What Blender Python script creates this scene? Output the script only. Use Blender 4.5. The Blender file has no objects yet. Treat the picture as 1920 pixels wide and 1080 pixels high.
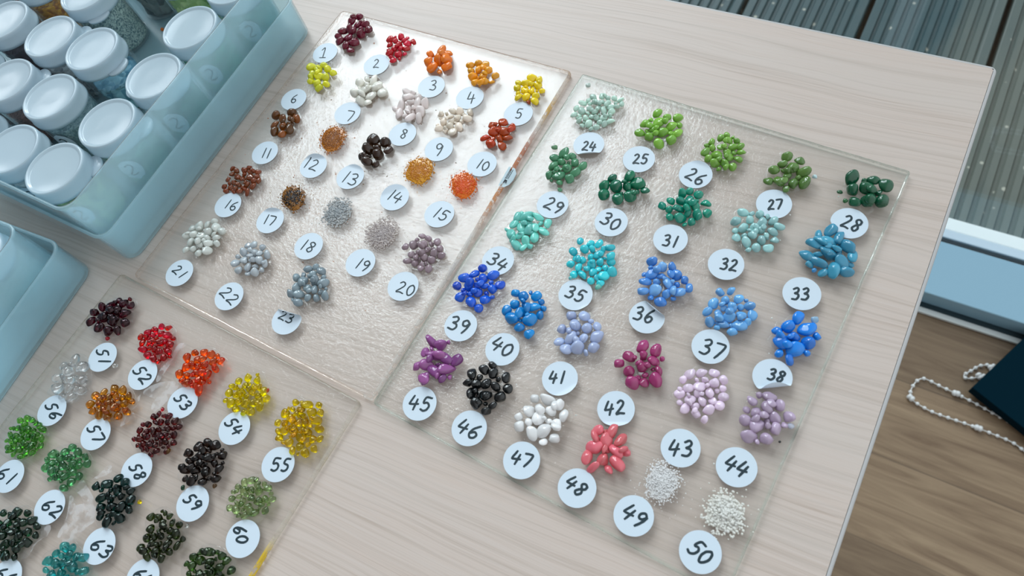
import bpy, bmesh, math, random
from mathutils import Vector, Matrix, noise

C = bpy.context.scene.collection
S = 0.001
Z0 = 0.744            # height of the plates' top faces above the floor, metres
PT = -4.0             # table top, in mm below the plates' top faces
FZ = -744.0           # floor, in mm

def P(x, y, z=0.0):
    return Vector((x * S, y * S, Z0 + z * S))

# ------------------------------------------------------------------ camera
cam_data = bpy.data.cameras.new('camera')
cam = bpy.data.objects.new('camera', cam_data)
C.objects.link(cam)
R_, U_, F_ = (Vector((0.869201, 0.456615, -0.189716)), Vector((-0.340909, 0.831325, 0.438952)), Vector((-0.358147, 0.316862, -0.878253)))
M_ = Matrix.Identity(4)
for i in range(3):
    M_[i][0], M_[i][1], M_[i][2] = R_[i], U_[i], -F_[i]
M_.translation = P(0, 0, 360.49)
cam.matrix_world = M_
cam_data.sensor_width = 36.0
cam_data.lens = 1342.14 / 1920 * 36.0
cam_data.clip_start = 0.02
cam_data.dof.use_dof = True
cam_data.dof.focus_distance = 0.45
cam_data.dof.aperture_fstop = 13.0
bpy.context.scene.camera = cam

# ------------------------------------------------------------------ world: daylight through the glazing, dim room behind the camera, plus added lobes
scene = bpy.context.scene
world = bpy.data.worlds.new('daylight')
scene.world = world
world.use_nodes = True
nt = world.node_tree
nt.nodes.clear()
def wn(t, **k):
    n = nt.nodes.new(t)
    for a, b in k.items():
        setattr(n, a, b)
    return n
tc = wn('ShaderNodeTexCoord')
def lobe(direction, lo, hi, strength, color):
    d = wn('ShaderNodeVectorMath', operation='DOT_PRODUCT')
    nt.links.new(tc.outputs['Generated'], d.inputs[0])
    d.inputs[1].default_value = Vector(direction).normalized()
    m = wn('ShaderNodeMapRange', interpolation_type='SMOOTHSTEP')
    m.inputs['From Min'].default_value = lo
    m.inputs['From Max'].default_value = hi
    m.inputs['To Max'].default_value = strength
    nt.links.new(d.outputs['Value'], m.inputs['Value'])
    b = wn('ShaderNodeBackground')
    b.inputs['Color'].default_value = (*color, 1)
    nt.links.new(m.outputs['Result'], b.inputs['Strength'])
    return b
room = wn('ShaderNodeBackground')
room.inputs['Color'].default_value = (0.96, 0.95, 0.95, 1)
room.inputs['Strength'].default_value = 0.31
shades = [room,
          lobe((0.0, 0.8, 0.6), -0.1, 0.9, 0.50, (0.80, 0.93, 1.0)),
          lobe((-0.500, 0.482, 0.719), 0.957, 0.972, 10.5, (0.86, 0.945, 1.0)),
          lobe((-0.30, 0.80, 0.48), 0.9945, 0.9975, 26.0, (0.90, 0.96, 1.0)),  # small bright spot added for sharp glints on the grains
          lobe((-0.62, 0.62, 0.48), 0.9945, 0.9975, 26.0, (0.90, 0.96, 1.0)),  # second added spot for grain glints
          lobe((0.95, 0.0, 0.2), 0.0, 0.95, 0.95, (0.92, 0.97, 1.0)),  # side fill added to brighten the box walls
          lobe((-0.845, 0.282, 0.454), 0.9925, 0.9955, 7.0, (0.93, 0.97, 1.0))]
acc = shades[0]
for s in shades[1:]:
    a = wn('ShaderNodeAddShader')
    nt.links.new(acc.outputs[0], a.inputs[0])
    nt.links.new(s.outputs[0], a.inputs[1])
    acc = a
wo = wn('ShaderNodeOutputWorld')
nt.links.new(acc.outputs[0], wo.inputs['Surface'])

scene.view_settings.view_transform = 'Standard'
scene.view_settings.look = 'None'
scene.view_settings.gamma = 1.0
scene.view_settings.use_curve_mapping = False
scene.view_settings.exposure = -0.50
scene.cycles.transparent_max_bounces = 32
scene.cycles.max_bounces = 10
scene.cycles.sample_clamp_indirect = 4.0
CLUSTERS = {
 1: {'poly':((-360,288.1),(-347.5,283.3),(-342.9,277.1),(-342.9,269.6),(-345.1,260.9),(-346.7,253),(-357.6,256.4),(-365.3,260.2),(-367.5,264.3),(-366.5,272.2),(-366,280),(-363.8,284.2)),'size':5.6,'col':(112,12,42),'kind':'tl','label':'dark crimson glass grains'},
 2: {'poly':((-324.3,276.6),(-318.9,279.3),(-311.3,280.4),(-303.1,277.6),(-304.2,270.7),(-304,262.9),(-306.7,256.9),(-310.7,255),(-317.5,260),(-324.9,267),(-325.2,272.3)),'size':4.4,'col':(205,18,44),'kind':'tl','label':'bright red glass grains'},
 3: {'poly':((-280.1,281.3),(-273.4,277.5),(-266.4,268.2),(-265.5,264.7),(-266.5,256.9),(-271.8,256.4),(-280.5,254.3),(-286.2,258.2),(-290.2,262),(-285.8,266),(-289.9,271.8),(-283.1,275.8)),'size':5.8,'col':(250,122,18),'kind':'op','label':'orange glass grains'},
 4: {'poly':((-257.4,271.6),(-251.3,272.3),(-248.2,276.4),(-241.8,276.5),(-236.3,275.1),(-229,266.4),(-228.8,262.2),(-232.7,257.9),(-237.5,255.1),(-244,255.4),(-250.3,260.8),(-252.4,267.5)),'size':4.8,'col':(250,158,18),'kind':'op','label':'amber orange glass grains'},
 5: {'poly':((-208.3,276),(-200.6,274.8),(-194.8,270.1),(-193.1,264.8),(-194.4,258.5),(-194.1,254),(-203,253.9),(-211.8,253.4),(-212.4,258.5),(-216.2,260.8),(-216.8,264.8),(-211.7,270.7)),'size':4.2,'col':(245,206,16),'kind':'op','label':'bright yellow glass grains','stray':(((-199.5,253.9),3.5,(180,66,20)),)},
 6: {'poly':((-370.9,235.5),(-363.9,236.4),(-361.9,239),(-354.9,237.9),(-347.9,237.5),(-345.4,233),(-346.3,228.9),(-345.2,220.2),(-349,217.7),(-349.3,213.8),(-357,217.7),(-362,218.6),(-367.6,224.7),(-367.5,229.9)),'size':5.2,'col':(214,214,40),'kind':'op','label':'lemon yellow glass grains'},
 7: {'poly':((-328.1,233.4),(-323.4,236.2),(-317.9,238.6),(-311,238.9),(-304,236.1),(-299.2,227.6),(-304.3,224.7),(-304.8,218.4),(-307.9,214.3),(-315.3,214.9),(-324.3,216.9),(-325.6,221.5),(-325.4,226.6)),'size':5.6,'col':(226,224,214),'kind':'op','label':'white glass grains'},
 8: {'poly':((-286.7,236.7),(-280.5,237.5),(-273.3,234.9),(-266.3,232.4),(-263.9,228.4),(-262.2,221.8),(-263.4,216.7),(-269.7,214.5),(-276.4,214.6),(-282.1,213.9),(-287,218.2),(-286.9,224.3),(-284.8,229.9)),'size':4.6,'col':(228,217,214),'kind':'op','label':'pinkish white glass grains','el':1.5},
 9: {'poly':((-256.1,226.2),(-249.9,228.3),(-246.8,234.1),(-238.8,236.7),(-231.9,235.5),(-230.3,229.1),(-231.1,223),(-230.1,217.6),(-235.3,214.1),(-240.8,212.8),(-248.4,213),(-251.6,214.8),(-249.4,220.2)),'size':4.6,'col':(230,218,202),'kind':'op','label':'ivory white glass grains'},
 10: {'poly':((-215.9,230.7),(-210.1,236.4),(-203.8,234.4),(-198.7,233),(-196.3,228.4),(-196.9,222),(-195.8,213.9),(-202.8,215.4),(-210,211.1),(-215.6,219),(-214.6,223.9)),'size':4.9,'col':(190,66,14),'kind':'tl','label':'rust orange glass grains','el':1.3},
 11: {'poly':((-356.5,196.2),(-350.6,193.2),(-346.3,187.2),(-346,180),(-348.7,175.4),(-350.5,171.2),(-358,168),(-362.5,170.7),(-362.4,175.6),(-368.9,180.8),(-370.4,187.1),(-364.3,189.8),(-359.3,191.5)),'size':5.2,'col':(100,58,14),'kind':'tl','label':'brown glass grains','col2':(165,88,10)},
 12: {'poly':((-321.8,194.6),(-312.2,195),(-307.1,190.1),(-304.5,181.5),(-306.2,173.9),(-312.1,170.4),(-319.7,173.4),(-324.8,179.2),(-326.6,187.2)),'size':1,'col':(196,118,22),'kind':'pw','label':'golden brown glass powder','core':(150,82,14)},
 13: {'poly':((-289.4,191.5),(-283.7,195.8),(-275.4,195.4),(-269.9,192.3),(-268.1,185.2),(-268.3,178.7),(-272,172.9),(-278,170.7),(-283.8,171.4),(-287.4,175.6),(-291,180.3),(-288.7,187.1)),'size':6.2,'col':(52,30,14),'kind':'tl','label':'dark brown glass grains'},
 14: {'poly':((-249.6,192.1),(-238.7,193.1),(-232.7,186.5),(-231.5,179.2),(-234,171.3),(-241.5,170.2),(-250.2,172.4),(-253.4,180.1),(-253.7,186.7)),'size':1,'col':(222,156,24),'kind':'pw','label':'amber yellow glass powder','core':(205,125,15)},
 15: {'poly':((-216.7,192.2),(-209.1,192.8),(-202,189),(-198.9,181.6),(-200,174.9),(-203.7,171),(-211.1,171.8),(-217.1,177),(-220.8,185.3)),'size':1,'col':(240,118,20),'kind':'pw','label':'orange glass powder','core':(232,84,14)},
 16: {'poly':((-372.7,137.5),(-364.1,138.7),(-361.3,143.5),(-354.2,143.2),(-347.1,141.6),(-343.8,135.9),(-345,130),(-345.2,122.7),(-350.1,120.8),(-356.8,120.1),(-365,118),(-370.5,122.9),(-371.4,127.2),(-370.4,132.2)),'size':3.9,'col':(128,58,18),'kind':'tl','label':'reddish brown glass grains'},
 17: {'poly':((-326.5,135.5),(-323.6,141.1),(-315.6,142.9),(-305.7,138.7),(-302.8,133.2),(-303,125.5),(-307.7,122.6),(-317.2,124.5),(-323.5,129.8)),'size':1.1,'col':(150,96,22),'kind':'pw','label':'dark brown glass powder with an amber rim','core':(30,14,12)},
 18: {'poly':((-286,144.4),(-279,147),(-272,144.8),(-268.7,137.4),(-266.3,129.9),(-268.4,124.9),(-277.5,122.4),(-284.7,124.9),(-288,131.2),(-287.7,138.8)),'size':1.5,'col':(196,198,198),'kind':'pw','label':'grey glass powder','core':(172,178,182),'grain':1},
 19: {'poly':((-244,145.8),(-233.7,142.4),(-230.4,135.5),(-230.7,126.3),(-234.3,120.8),(-241.9,119.8),(-250.5,123.6),(-253.2,130.8),(-251.9,138.5)),'size':1.15,'col':(212,202,198),'kind':'pw','label':'pale mauve glass powder','core':(192,182,182),'grain':1},
 20: {'poly':((-216.7,141.8),(-210.5,142.2),(-201,140.9),(-194.5,135.6),(-195.7,130.2),(-196.2,126.2),(-198.5,120.4),(-204.7,117.9),(-212.4,117.7),(-217.2,120.7),(-218.5,126.1),(-222.6,129.4),(-219,134.9)),'size':4.2,'col':(146,126,134),'kind':'op','label':'mauve grey glass grains'},
 21: {'poly':((-370.1,87.7),(-360.2,93.8),(-356.8,98.6),(-350.8,97.4),(-343.6,94.9),(-342.7,89.6),(-341.3,83.8),(-343.8,79.8),(-342.8,73.8),(-348.2,73.4),(-348.7,69.4),(-351.3,68.3),(-359.6,73.6),(-361.8,69.2),(-365,72.3),(-365.5,76.4),(-371.6,81.9)),'size':4.6,'col':(204,208,202),'kind':'op','label':'pale grey white glass grains'},
 22: {'poly':((-321.2,95.9),(-310,95.2),(-302.6,91.5),(-298.6,87.3),(-298.3,80.9),(-301.5,76.4),(-307.9,72.9),(-315.6,71.1),(-322.7,73.5),(-324.1,78.8),(-323.8,84.3),(-323.3,90.8)),'size':4.4,'col':(168,176,182),'kind':'op','label':'light grey glass grains'},
 23: {'poly':((-270.7,98.5),(-265,98.3),(-259.7,94.9),(-252.2,88.9),(-248.7,82.6),(-249.7,76.4),(-254.6,74.4),(-262.6,68),(-270,69.5),(-275.6,74.2),(-277,80.7),(-277,87.9),(-273.5,92.1)),'size':4.6,'col':(128,144,152),'kind':'op','label':'slate grey glass grains'},
 24: {'poly':((-168.3,262.6),(-164.9,269.4),(-158.3,275.6),(-149.6,275),(-145.7,278.6),(-140.5,274.1),(-139.2,270),(-141.4,263.7),(-141.1,254.9),(-146.5,249.8),(-152.2,246.2),(-157.9,246.4),(-165.2,250),(-169.7,256.4)),'size':3.7,'col':(186,216,202),'kind':'op','label':'pale mint glass grains','stray':(((-168.2,279),3.4,(205,222,214)),)},
 25: {'poly':((-118.3,273.2),(-111.1,272.6),(-106.5,275),(-101,272.5),(-99.2,267.1),(-97.7,258.3),(-101,252.9),(-104.1,245.6),(-108.4,246.1),(-115.4,249.6),(-121.2,250.1),(-125.7,258.9),(-123.3,262.3),(-120.9,267.5)),'size':5.2,'col':(128,182,66),'kind':'op','label':'lime green glass grains'},
 26: {'poly':((-82.4,264.5),(-77.4,267),(-74.1,271.5),(-68.1,271.1),(-61.6,265.5),(-58.3,259.8),(-56,253.3),(-59.4,248.9),(-64.2,244.8),(-68.7,243.9),(-76,246.1),(-81.4,249.1),(-82.5,255.3)),'size':4.2,'col':(116,164,64),'kind':'op','label':'grass green glass grains'},
 27: {'poly':((-41,269.5),(-35.5,269.8),(-28.9,268.2),(-22.8,263.3),(-18,254.6),(-17.9,250.8),(-22.3,246.1),(-28.9,242.6),(-36,244.1),(-41.2,244.9),(-43.6,251.9),(-43.8,257.7),(-38.5,260.4)),'size':5.2,'col':(98,136,66),'kind':'tl','label':'olive green glass grains','stray':(((-17.6,258.2),2.8,(190,215,220)),)},
 28: {'poly':((-1.7,266.1),(3,269.8),(6.3,267.1),(11.5,267.6),(15.9,269.2),(21.3,266.1),(18.5,259.9),(21.8,252.9),(18.2,251.1),(16.9,246),(14.7,243.8),(10.8,245.5),(5.6,246.3),(4.9,253.5),(-0.9,254.1),(-2.5,258.2),(-2.2,263.1)),'size':6.2,'col':(20,92,62),'kind':'tl','label':'dark green glass grains','stray':(((-2.3,252.8),2.7,(40,95,60)),((1.9,248.4),3.1,(45,110,60)))},
 29: {'poly':((-160.9,229.5),(-156.8,226.7),(-151.2,226.5),(-148.3,222.2),(-143.2,222),(-142.2,217.1),(-141.5,211.6),(-145,206.8),(-149.6,206.1),(-152.4,202.5),(-161.7,202.7),(-163.8,206.1),(-161.3,211.2),(-166.3,214.7),(-164.9,220.5),(-163.1,224.4)),'size':4.8,'col':(84,150,110),'kind':'tl','label':'mid green glass grains','stray':(((-167.2,227.1),3.4,(110,160,115)),((-150.2,199.9),2.9,(90,155,115)))},
 30: {'poly':((-120.6,225.9),(-116.5,224.4),(-108.7,224.2),(-102.1,222.5),(-99.9,217.3),(-103.5,213),(-103.1,207.2),(-108.7,204.6),(-115.1,201.7),(-120.3,203.8),(-125.5,203.8),(-129,210.6),(-127.3,217.4),(-122.8,221)),'size':6,'col':(14,108,78),'kind':'op','label':'deep emerald glass grains'},
 31: {'poly':((-83.9,222.8),(-80.7,226.9),(-72.8,229.4),(-69.4,222.8),(-62.9,223.3),(-60.4,216.6),(-62.2,212.2),(-65,207.3),(-68.3,203.7),(-72.3,201.7),(-76.7,202.8),(-85.4,204.3),(-88.1,209),(-91.3,209.7),(-88.8,216.5)),'size':4.7,'col':(20,142,118),'kind':'op','label':'teal green glass grains'},
 32: {'poly':((-51.2,222),(-46.9,224.8),(-41.4,224.6),(-32.9,226.3),(-28.1,225.2),(-23.4,222.6),(-21.4,216.8),(-22.8,209.7),(-24.8,202.5),(-29.5,199.3),(-36.7,198.9),(-42.4,200.6),(-46.6,207),(-49,215.3)),'size':4.6,'col':(152,198,198),'kind':'op','label':'pale aqua glass grains'},
 33: {'poly':((-10.2,219.4),(-6.9,222.4),(-3.5,225.1),(0.7,229.9),(3.5,230.1),(7.9,224.6),(12.8,222.1),(17.8,218.9),(18.2,213),(17.7,207.7),(17,203.2),(11.1,200.4),(5.3,199.3),(-0.6,200.3),(-3.8,201.6),(-9.6,204.5),(-10.6,208.5),(-7.5,213.3)),'size':5.4,'col':(64,148,178),'kind':'op','label':'steel blue glass grains','el':1.7,'stray':(((0.1,201.3),2.7,(60,160,225)),)},
 34: {'poly':((-165.6,178.2),(-159.2,179.9),(-153.9,179.5),(-148.4,178),(-144.6,176.7),(-144.4,172.1),(-144.2,165.9),(-146.4,159.7),(-150.7,154.1),(-157.8,154),(-164.8,157.1),(-169.2,162.5),(-168.4,170.7)),'size':4.6,'col':(116,206,194),'kind':'op','label':'light turquoise glass grains','el':1.4},
 35: {'poly':((-125.4,173.9),(-118.2,176.7),(-109.6,178.2),(-101.9,176),(-98.1,168.3),(-95.7,160.1),(-97.4,156.7),(-99.4,150.5),(-108.4,148.6),(-118.3,148.2),(-123.8,156.1),(-126.1,162.7),(-124,169.2)),'size':4.4,'col':(52,198,210),'kind':'op','label':'aqua blue glass grains','stray':(((-101.4,149.1),4,(110,200,185)),((-118.3,148.4),2.5,(120,215,215)))},
 36: {'poly':((-83.8,177.3),(-80.1,178.4),(-73.1,178.3),(-67.5,178.3),(-63.3,173.2),(-56.2,170.8),(-52.8,165.2),(-55.2,160.8),(-60.3,155.9),(-64.5,150),(-72.1,152),(-78.8,154.5),(-80.6,160.8),(-83.5,166.8),(-81.8,170.4)),'size':4.9,'col':(70,140,216),'kind':'op','label':'cornflower blue glass grains','col2':(120,172,228)},
 37: {'poly':((-40.5,172.9),(-35.5,175.3),(-30.8,174.3),(-24.4,172.7),(-18.1,166.9),(-18.7,162.5),(-18.5,156),(-22.6,151.8),(-25.9,149.2),(-31.8,149.6),(-38.8,149),(-43.8,155.3),(-43.4,163.1),(-41.6,168.1)),'size':4.5,'col':(102,166,220),'kind':'op','label':'sky blue glass grains'},
 38: {'poly':((-3.1,172.8),(3.4,175.1),(8,171.4),(14.1,169.9),(15.2,163.2),(13.5,160.2),(14.5,155.1),(11,151.6),(6.3,147.6),(4.4,145.2),(1.7,147.2),(-1.7,147.3),(-7.1,151.2),(-9.4,155),(-7.9,160.6),(-8.7,165.9),(-5.3,168.2)),'size':6.2,'col':(16,120,214),'kind':'op','label':'vivid blue glass grains','stray':(((9,173.9),4,(150,190,220)),)},
 39: {'poly':((-175.5,132.7),(-170.2,136.4),(-162.8,136.3),(-153.8,132.8),(-150.3,126.9),(-152.5,120.5),(-154.4,114.2),(-156.6,107.2),(-163.8,108.5),(-170.7,109.3),(-176.2,112.5),(-179.8,117.4),(-178.4,122.8),(-176.3,127.5)),'size':5,'col':(24,84,202),'kind':'op','label':'royal blue glass grains'},
 40: {'poly':((-144.8,129.1),(-137.9,132.7),(-131.4,133.5),(-126.8,131.1),(-122.2,125.9),(-122.3,118.8),(-122.5,111.7),(-122.9,106.7),(-129.3,106.1),(-137.3,108.2),(-143.5,113.4),(-146.8,118.5),(-145.3,123.5)),'size':5.4,'col':(14,130,202),'kind':'op','label':'azure blue glass grains'},
 41: {'poly':((-110.7,127.2),(-105.7,132.3),(-98.4,134.1),(-93.4,130.1),(-88.1,127.2),(-86.8,124.4),(-85.9,117.2),(-86.9,112.6),(-89.9,108.8),(-97.3,104.4),(-107.7,106.1),(-109.1,108),(-107.8,112.8),(-112.6,115.1),(-113.1,118.7),(-108.2,122.1)),'size':5.3,'col':(166,180,214),'kind':'op','label':'pale periwinkle glass grains'},
 42: {'poly':((-68.9,129.5),(-63.8,128.4),(-59,131.3),(-54.4,129.2),(-51.2,124.1),(-50.5,117.9),(-48.6,113.2),(-51,106.7),(-54.5,104.7),(-59.2,103.4),(-67,102.7),(-69.4,106.4),(-66.5,111.7),(-74.7,111.4),(-75.9,114.1),(-75.2,119.4),(-70.3,123.9)),'size':5.3,'col':(152,50,102),'kind':'op','label':'magenta glass grains','stray':(((-60.1,112.1),3,(225,225,225)),)},
 43: {'poly':((-39.4,122.8),(-35.3,128.6),(-29.6,128.7),(-23.7,128.2),(-18.3,126.7),(-15.1,119.7),(-15.4,115),(-14.5,110.8),(-17.3,107.3),(-19,102.8),(-22.6,99.6),(-28.2,99.7),(-34.8,102.3),(-37.7,103.3),(-42.2,107.5),(-40.5,112.9),(-41.4,118.8)),'size':4.5,'col':(226,206,226),'kind':'op','label':'pale pink glass grains'},
 44: {'poly':((-6.4,126),(-2,127),(2.2,128),(8.3,125.6),(12.6,124.6),(15.6,121.6),(15.5,115.7),(13.4,110.4),(11.4,105.1),(6.5,100.5),(0.3,99.4),(-4.6,102.1),(-7.3,105.8),(-5,110.7),(-7.6,115.5),(-7.6,121.5)),'size':5.1,'col':(176,156,180),'kind':'op','label':'dusty lilac glass grains','stray':(((13.9,106.6),1.5,(15,15,20)),((16,115.9),3.5,(200,205,220)))},
 45: {'poly':((-177.5,82.1),(-173.4,84.3),(-167.4,86.4),(-164,88.3),(-162.8,83.1),(-157.9,80.9),(-151.8,80.1),(-151.9,75),(-150.9,68.7),(-154.3,65.5),(-158.1,63),(-162.7,61.8),(-165,58.2),(-171.4,62.1),(-176,64.4),(-174.1,70.4),(-175.9,74.8),(-174.3,78.2)),'size':5.2,'col':(122,60,124),'kind':'op','label':'purple glass grains','el':1.4,'col2':(160,90,150)},
 46: {'poly':((-139.9,84.5),(-135.4,85.6),(-129.2,85),(-123.3,83.4),(-118.8,76.4),(-118,70.2),(-117.9,65.4),(-121.9,62.1),(-123.6,57.7),(-128.8,58.1),(-135.6,58.2),(-140.9,63.2),(-144.1,65.9),(-145,70.5),(-145.2,75.4),(-138.7,79.1)),'size':4.9,'col':(9,13,15),'kind':'op','label':'glossy black glass grains'},
 47: {'poly':((-106.9,78.5),(-101,79.5),(-93.2,83),(-85.1,80.3),(-81.4,75.8),(-83.8,70),(-82,66.3),(-84.2,61.3),(-88,56.5),(-93,56),(-98.8,56.4),(-105.7,56.3),(-110,62.7),(-109.4,70.9),(-107,73.6)),'size':5.3,'col':(244,244,242),'kind':'op','label':'chalk white glass grains'},
 48: {'poly':((-69.9,75.8),(-65.6,79.3),(-60.7,79.7),(-59.1,76.8),(-55.7,76.9),(-52.2,75.6),(-48.8,71.2),(-48.6,65.5),(-49.9,60.5),(-54.7,57.4),(-60.5,55.5),(-64.9,55.4),(-68.6,59),(-69.7,64.4),(-69.4,68.2)),'size':4.8,'col':(216,104,114),'kind':'op','label':'coral pink glass grains','el':1.4},
 49: {'poly':((-36.9,73.2),(-32.3,75.4),(-25,74.5),(-20,70.5),(-21,64.4),(-21.4,57.3),(-27.2,53.1),(-32.6,54.6),(-36.8,59.6),(-38.4,66.7)),'size':1.15,'col':(234,236,236),'kind':'pw','label':'fine white glass powder','core':(236,238,238),'grain':1},
 50: {'poly':((-7.7,71.5),(-1.3,75.2),(6.3,75.5),(11.5,71.8),(13,65.9),(12.7,57.9),(6.7,53.6),(0.5,53.2),(-5.5,55.5),(-8.7,62.1)),'size':1.75,'col':(234,232,226),'kind':'pw','label':'coarse white glass granules','core':(236,234,228),'grain':1},
 51: {'poly':((-392.6,13.8),(-388.1,21.3),(-382.7,25.1),(-373.2,28.5),(-367.9,26.2),(-367.3,21.4),(-363.1,16.1),(-361.4,9),(-364.5,5.7),(-366.7,2.7),(-372.4,0.8),(-380.4,1.8),(-388.6,0.4),(-393.7,8.3)),'size':5.4,'col':(70,4,20),'kind':'tr','label':'clear dark garnet glass beads','stray':(((-370.1,-0.1),3,(190,10,25)),((-374.8,27.6),3,(130,10,25)))},
 52: {'poly':((-348.1,18.5),(-342.4,22.9),(-333,24.5),(-325.7,19.4),(-321.1,14.7),(-319.4,8.8),(-322.6,1.8),(-329.7,0.6),(-338.9,0.3),(-345.2,3.3),(-349,7.4),(-351.1,12.4)),'size':3.9,'col':(205,4,24),'kind':'tr','label':'clear ruby red glass beads','stray':(((-334.3,23.8),2.6,(215,20,15)),)},
 53: {'poly':((-310.3,15.6),(-305.4,21.9),(-298.3,24.1),(-286.7,22.1),(-285.1,20.1),(-286.4,12.2),(-284.7,7.6),(-285.5,1.8),(-288.1,-2.9),(-298.6,-2.2),(-303.8,-2.7),(-309.9,-0.9),(-310.6,5.2),(-311.6,10.4)),'size':4.6,'col':(250,84,6),'kind':'tr','label':'clear orange glass beads'},
 54: {'poly':((-266.9,20.1),(-262.6,22.8),(-259.2,24.9),(-253.3,21.5),(-247.5,18.1),(-244.2,13.3),(-245,7.9),(-247,2.5),(-252.7,-0.8),(-260.3,-1.5),(-267,-1.1),(-272.1,1.5),(-274,7.7),(-271.4,12.4),(-269.4,17.9)),'size':4.2,'col':(250,216,4),'kind':'tr','label':'clear lemon yellow glass beads','stray':(((-248.8,17.2),2.6,(245,80,20)),)},
 55: {'poly':((-228.6,22.1),(-222,21.7),(-214.6,26),(-210.5,21.8),(-204.7,14.5),(-201.5,7.8),(-200.9,-1.6),(-206.8,-6.6),(-216.9,-5.9),(-227.2,-5.1),(-230.9,2.4),(-233.3,4.7),(-233.5,11.4),(-230,16.3)),'size':4.3,'col':(248,205,4),'kind':'tr','label':'clear golden yellow glass beads'},
 56: {'poly':((-381.3,-16.2),(-373.3,-16.6),(-366.3,-21.1),(-358.6,-29),(-358.7,-36.4),(-365.6,-43.2),(-374.2,-43.4),(-383.8,-44),(-383.6,-35.4),(-387.3,-25.6),(-382.1,-20.4)),'size':5.8,'col':(244,236,232),'kind':'tr','label':'colourless glass beads','stray':(((-351.7,-11.7),3.5,(240,235,230)),)},
 57: {'poly':((-346.6,-19.9),(-335.5,-17.7),(-323.9,-22.6),(-321.3,-26.7),(-320.9,-37.2),(-327.8,-38.6),(-342.8,-42.8),(-350.5,-39.1),(-352.1,-30.7),(-347.1,-25.7)),'size':4.8,'col':(200,130,12),'kind':'tr','label':'clear honey amber glass beads'},
 58: {'poly':((-302.7,-20.8),(-295.7,-18.6),(-286,-21.2),(-282.4,-26.4),(-281.3,-32.6),(-281.9,-37.9),(-285.8,-42.4),(-290,-45.1),(-298.8,-45.2),(-308.1,-43.4),(-309.2,-38.7),(-310.3,-34),(-308.5,-28),(-306.2,-23.4)),'size':3.9,'col':(92,6,8),'kind':'tr','label':'clear dark red glass beads','stray':(((-283.1,-37.1),4,(240,165,20)),((-303.3,-19.6),2.4,(190,20,15)))},
 59: {'poly':((-269.6,-23.8),(-266.5,-21.1),(-258,-20.1),(-250.3,-20.7),(-244.4,-29.3),(-243.1,-35.9),(-248.5,-41.7),(-252.9,-43.8),(-260.8,-46.7),(-268.2,-45.4),(-269.6,-38.8),(-273.4,-33.1),(-266.8,-28.4)),'size':4.5,'col':(34,20,14),'kind':'tr','label':'brownish black glass beads','stray':(((-244.1,-40.2),2.4,(110,75,35)),((-260.8,-49.2),3,(20,70,40)))},
 60: {'poly':((-228.7,-27.4),(-224.7,-24),(-215.8,-25.4),(-210.1,-28),(-207.3,-29.7),(-207.8,-34.5),(-207.5,-38.9),(-210.8,-44.5),(-216.9,-46.6),(-223.3,-48.2),(-229.4,-49),(-231.1,-44.3),(-233.6,-39.3),(-232.6,-34.1),(-231.5,-30.4)),'size':3.8,'col':(160,182,128),'kind':'tr','label':'clear pale sage glass beads'},
 61: {'poly':((-387.7,-62.3),(-380.2,-59.7),(-371,-60.2),(-363.3,-63.7),(-360,-69.3),(-361.3,-75.1),(-366.7,-81.8),(-374.4,-84.1),(-382.9,-82.4),(-388,-78.7),(-389,-73.1),(-388.5,-66.4)),'size':3.7,'col':(95,172,58),'kind':'tr','label':'clear leaf green glass beads'},
 62: {'poly':((-352.8,-70.3),(-348.6,-64.8),(-338.5,-59.3),(-326.8,-61.5),(-323.2,-64.1),(-325.2,-69.2),(-320.9,-74.7),(-324,-78.6),(-325.9,-83.7),(-333.3,-82.2),(-343,-84.4),(-353.6,-78.4),(-352,-73.4)),'size':4.4,'col':(90,160,105),'kind':'tr','label':'clear mid green glass beads'},
 63: {'poly':((-313.8,-71.3),(-306.3,-66.1),(-302.3,-60.8),(-287,-61.7),(-280.7,-69.9),(-280.9,-75.5),(-279.4,-79.5),(-285.3,-84.7),(-295.1,-87.2),(-299.7,-82.3),(-306.6,-75.2)),'size':4.4,'col':(8,46,40),'kind':'tr','label':'clear dark teal glass beads','stray':(((-279.6,-66.8),2.6,(225,200,10)),)},
 64: {'poly':((-270,-71),(-264.6,-62.9),(-257.1,-63.1),(-248.5,-63.6),(-242,-68.8),(-239.9,-73.7),(-244.1,-78.1),(-245.2,-83.8),(-251.1,-87.5),(-260.8,-89.3),(-266,-83.6),(-265.7,-78.2)),'size':4.1,'col':(44,60,16),'kind':'tr','label':'clear dark olive glass beads','stray':(((-245.2,-64.1),2.6,(200,200,195)),)},
 65: {'poly':((-234.6,-79.9),(-231.5,-71.8),(-227.5,-66),(-214.6,-64),(-205.8,-69.1),(-204.2,-74.7),(-211.5,-81.9),(-227.6,-85.8)),'size':4.4,'col':(50,84,28),'kind':'tr','label':'clear forest green glass beads'},
 66: {'poly':((-354.7,-106.6),(-348.2,-103.5),(-341.9,-100.4),(-328,-103.3),(-323.5,-109.8),(-326.1,-117.4),(-326.1,-122.8),(-331.4,-127.8),(-336,-130.1),(-350.8,-123.4),(-358,-114.8)),'size':4.5,'col':(26,62,40),'kind':'tr','label':'clear bottle green glass beads'},
 67: {'poly':((-313.5,-115),(-308.3,-107.8),(-303.9,-100.9),(-293.3,-102.6),(-285.2,-103.1),(-280.3,-108.1),(-280.5,-113.4),(-287.2,-122),(-299.1,-126.6),(-306.7,-121.5)),'size':4.6,'col':(70,180,180),'kind':'tr','label':'clear turquoise glass beads'},
}
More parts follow.
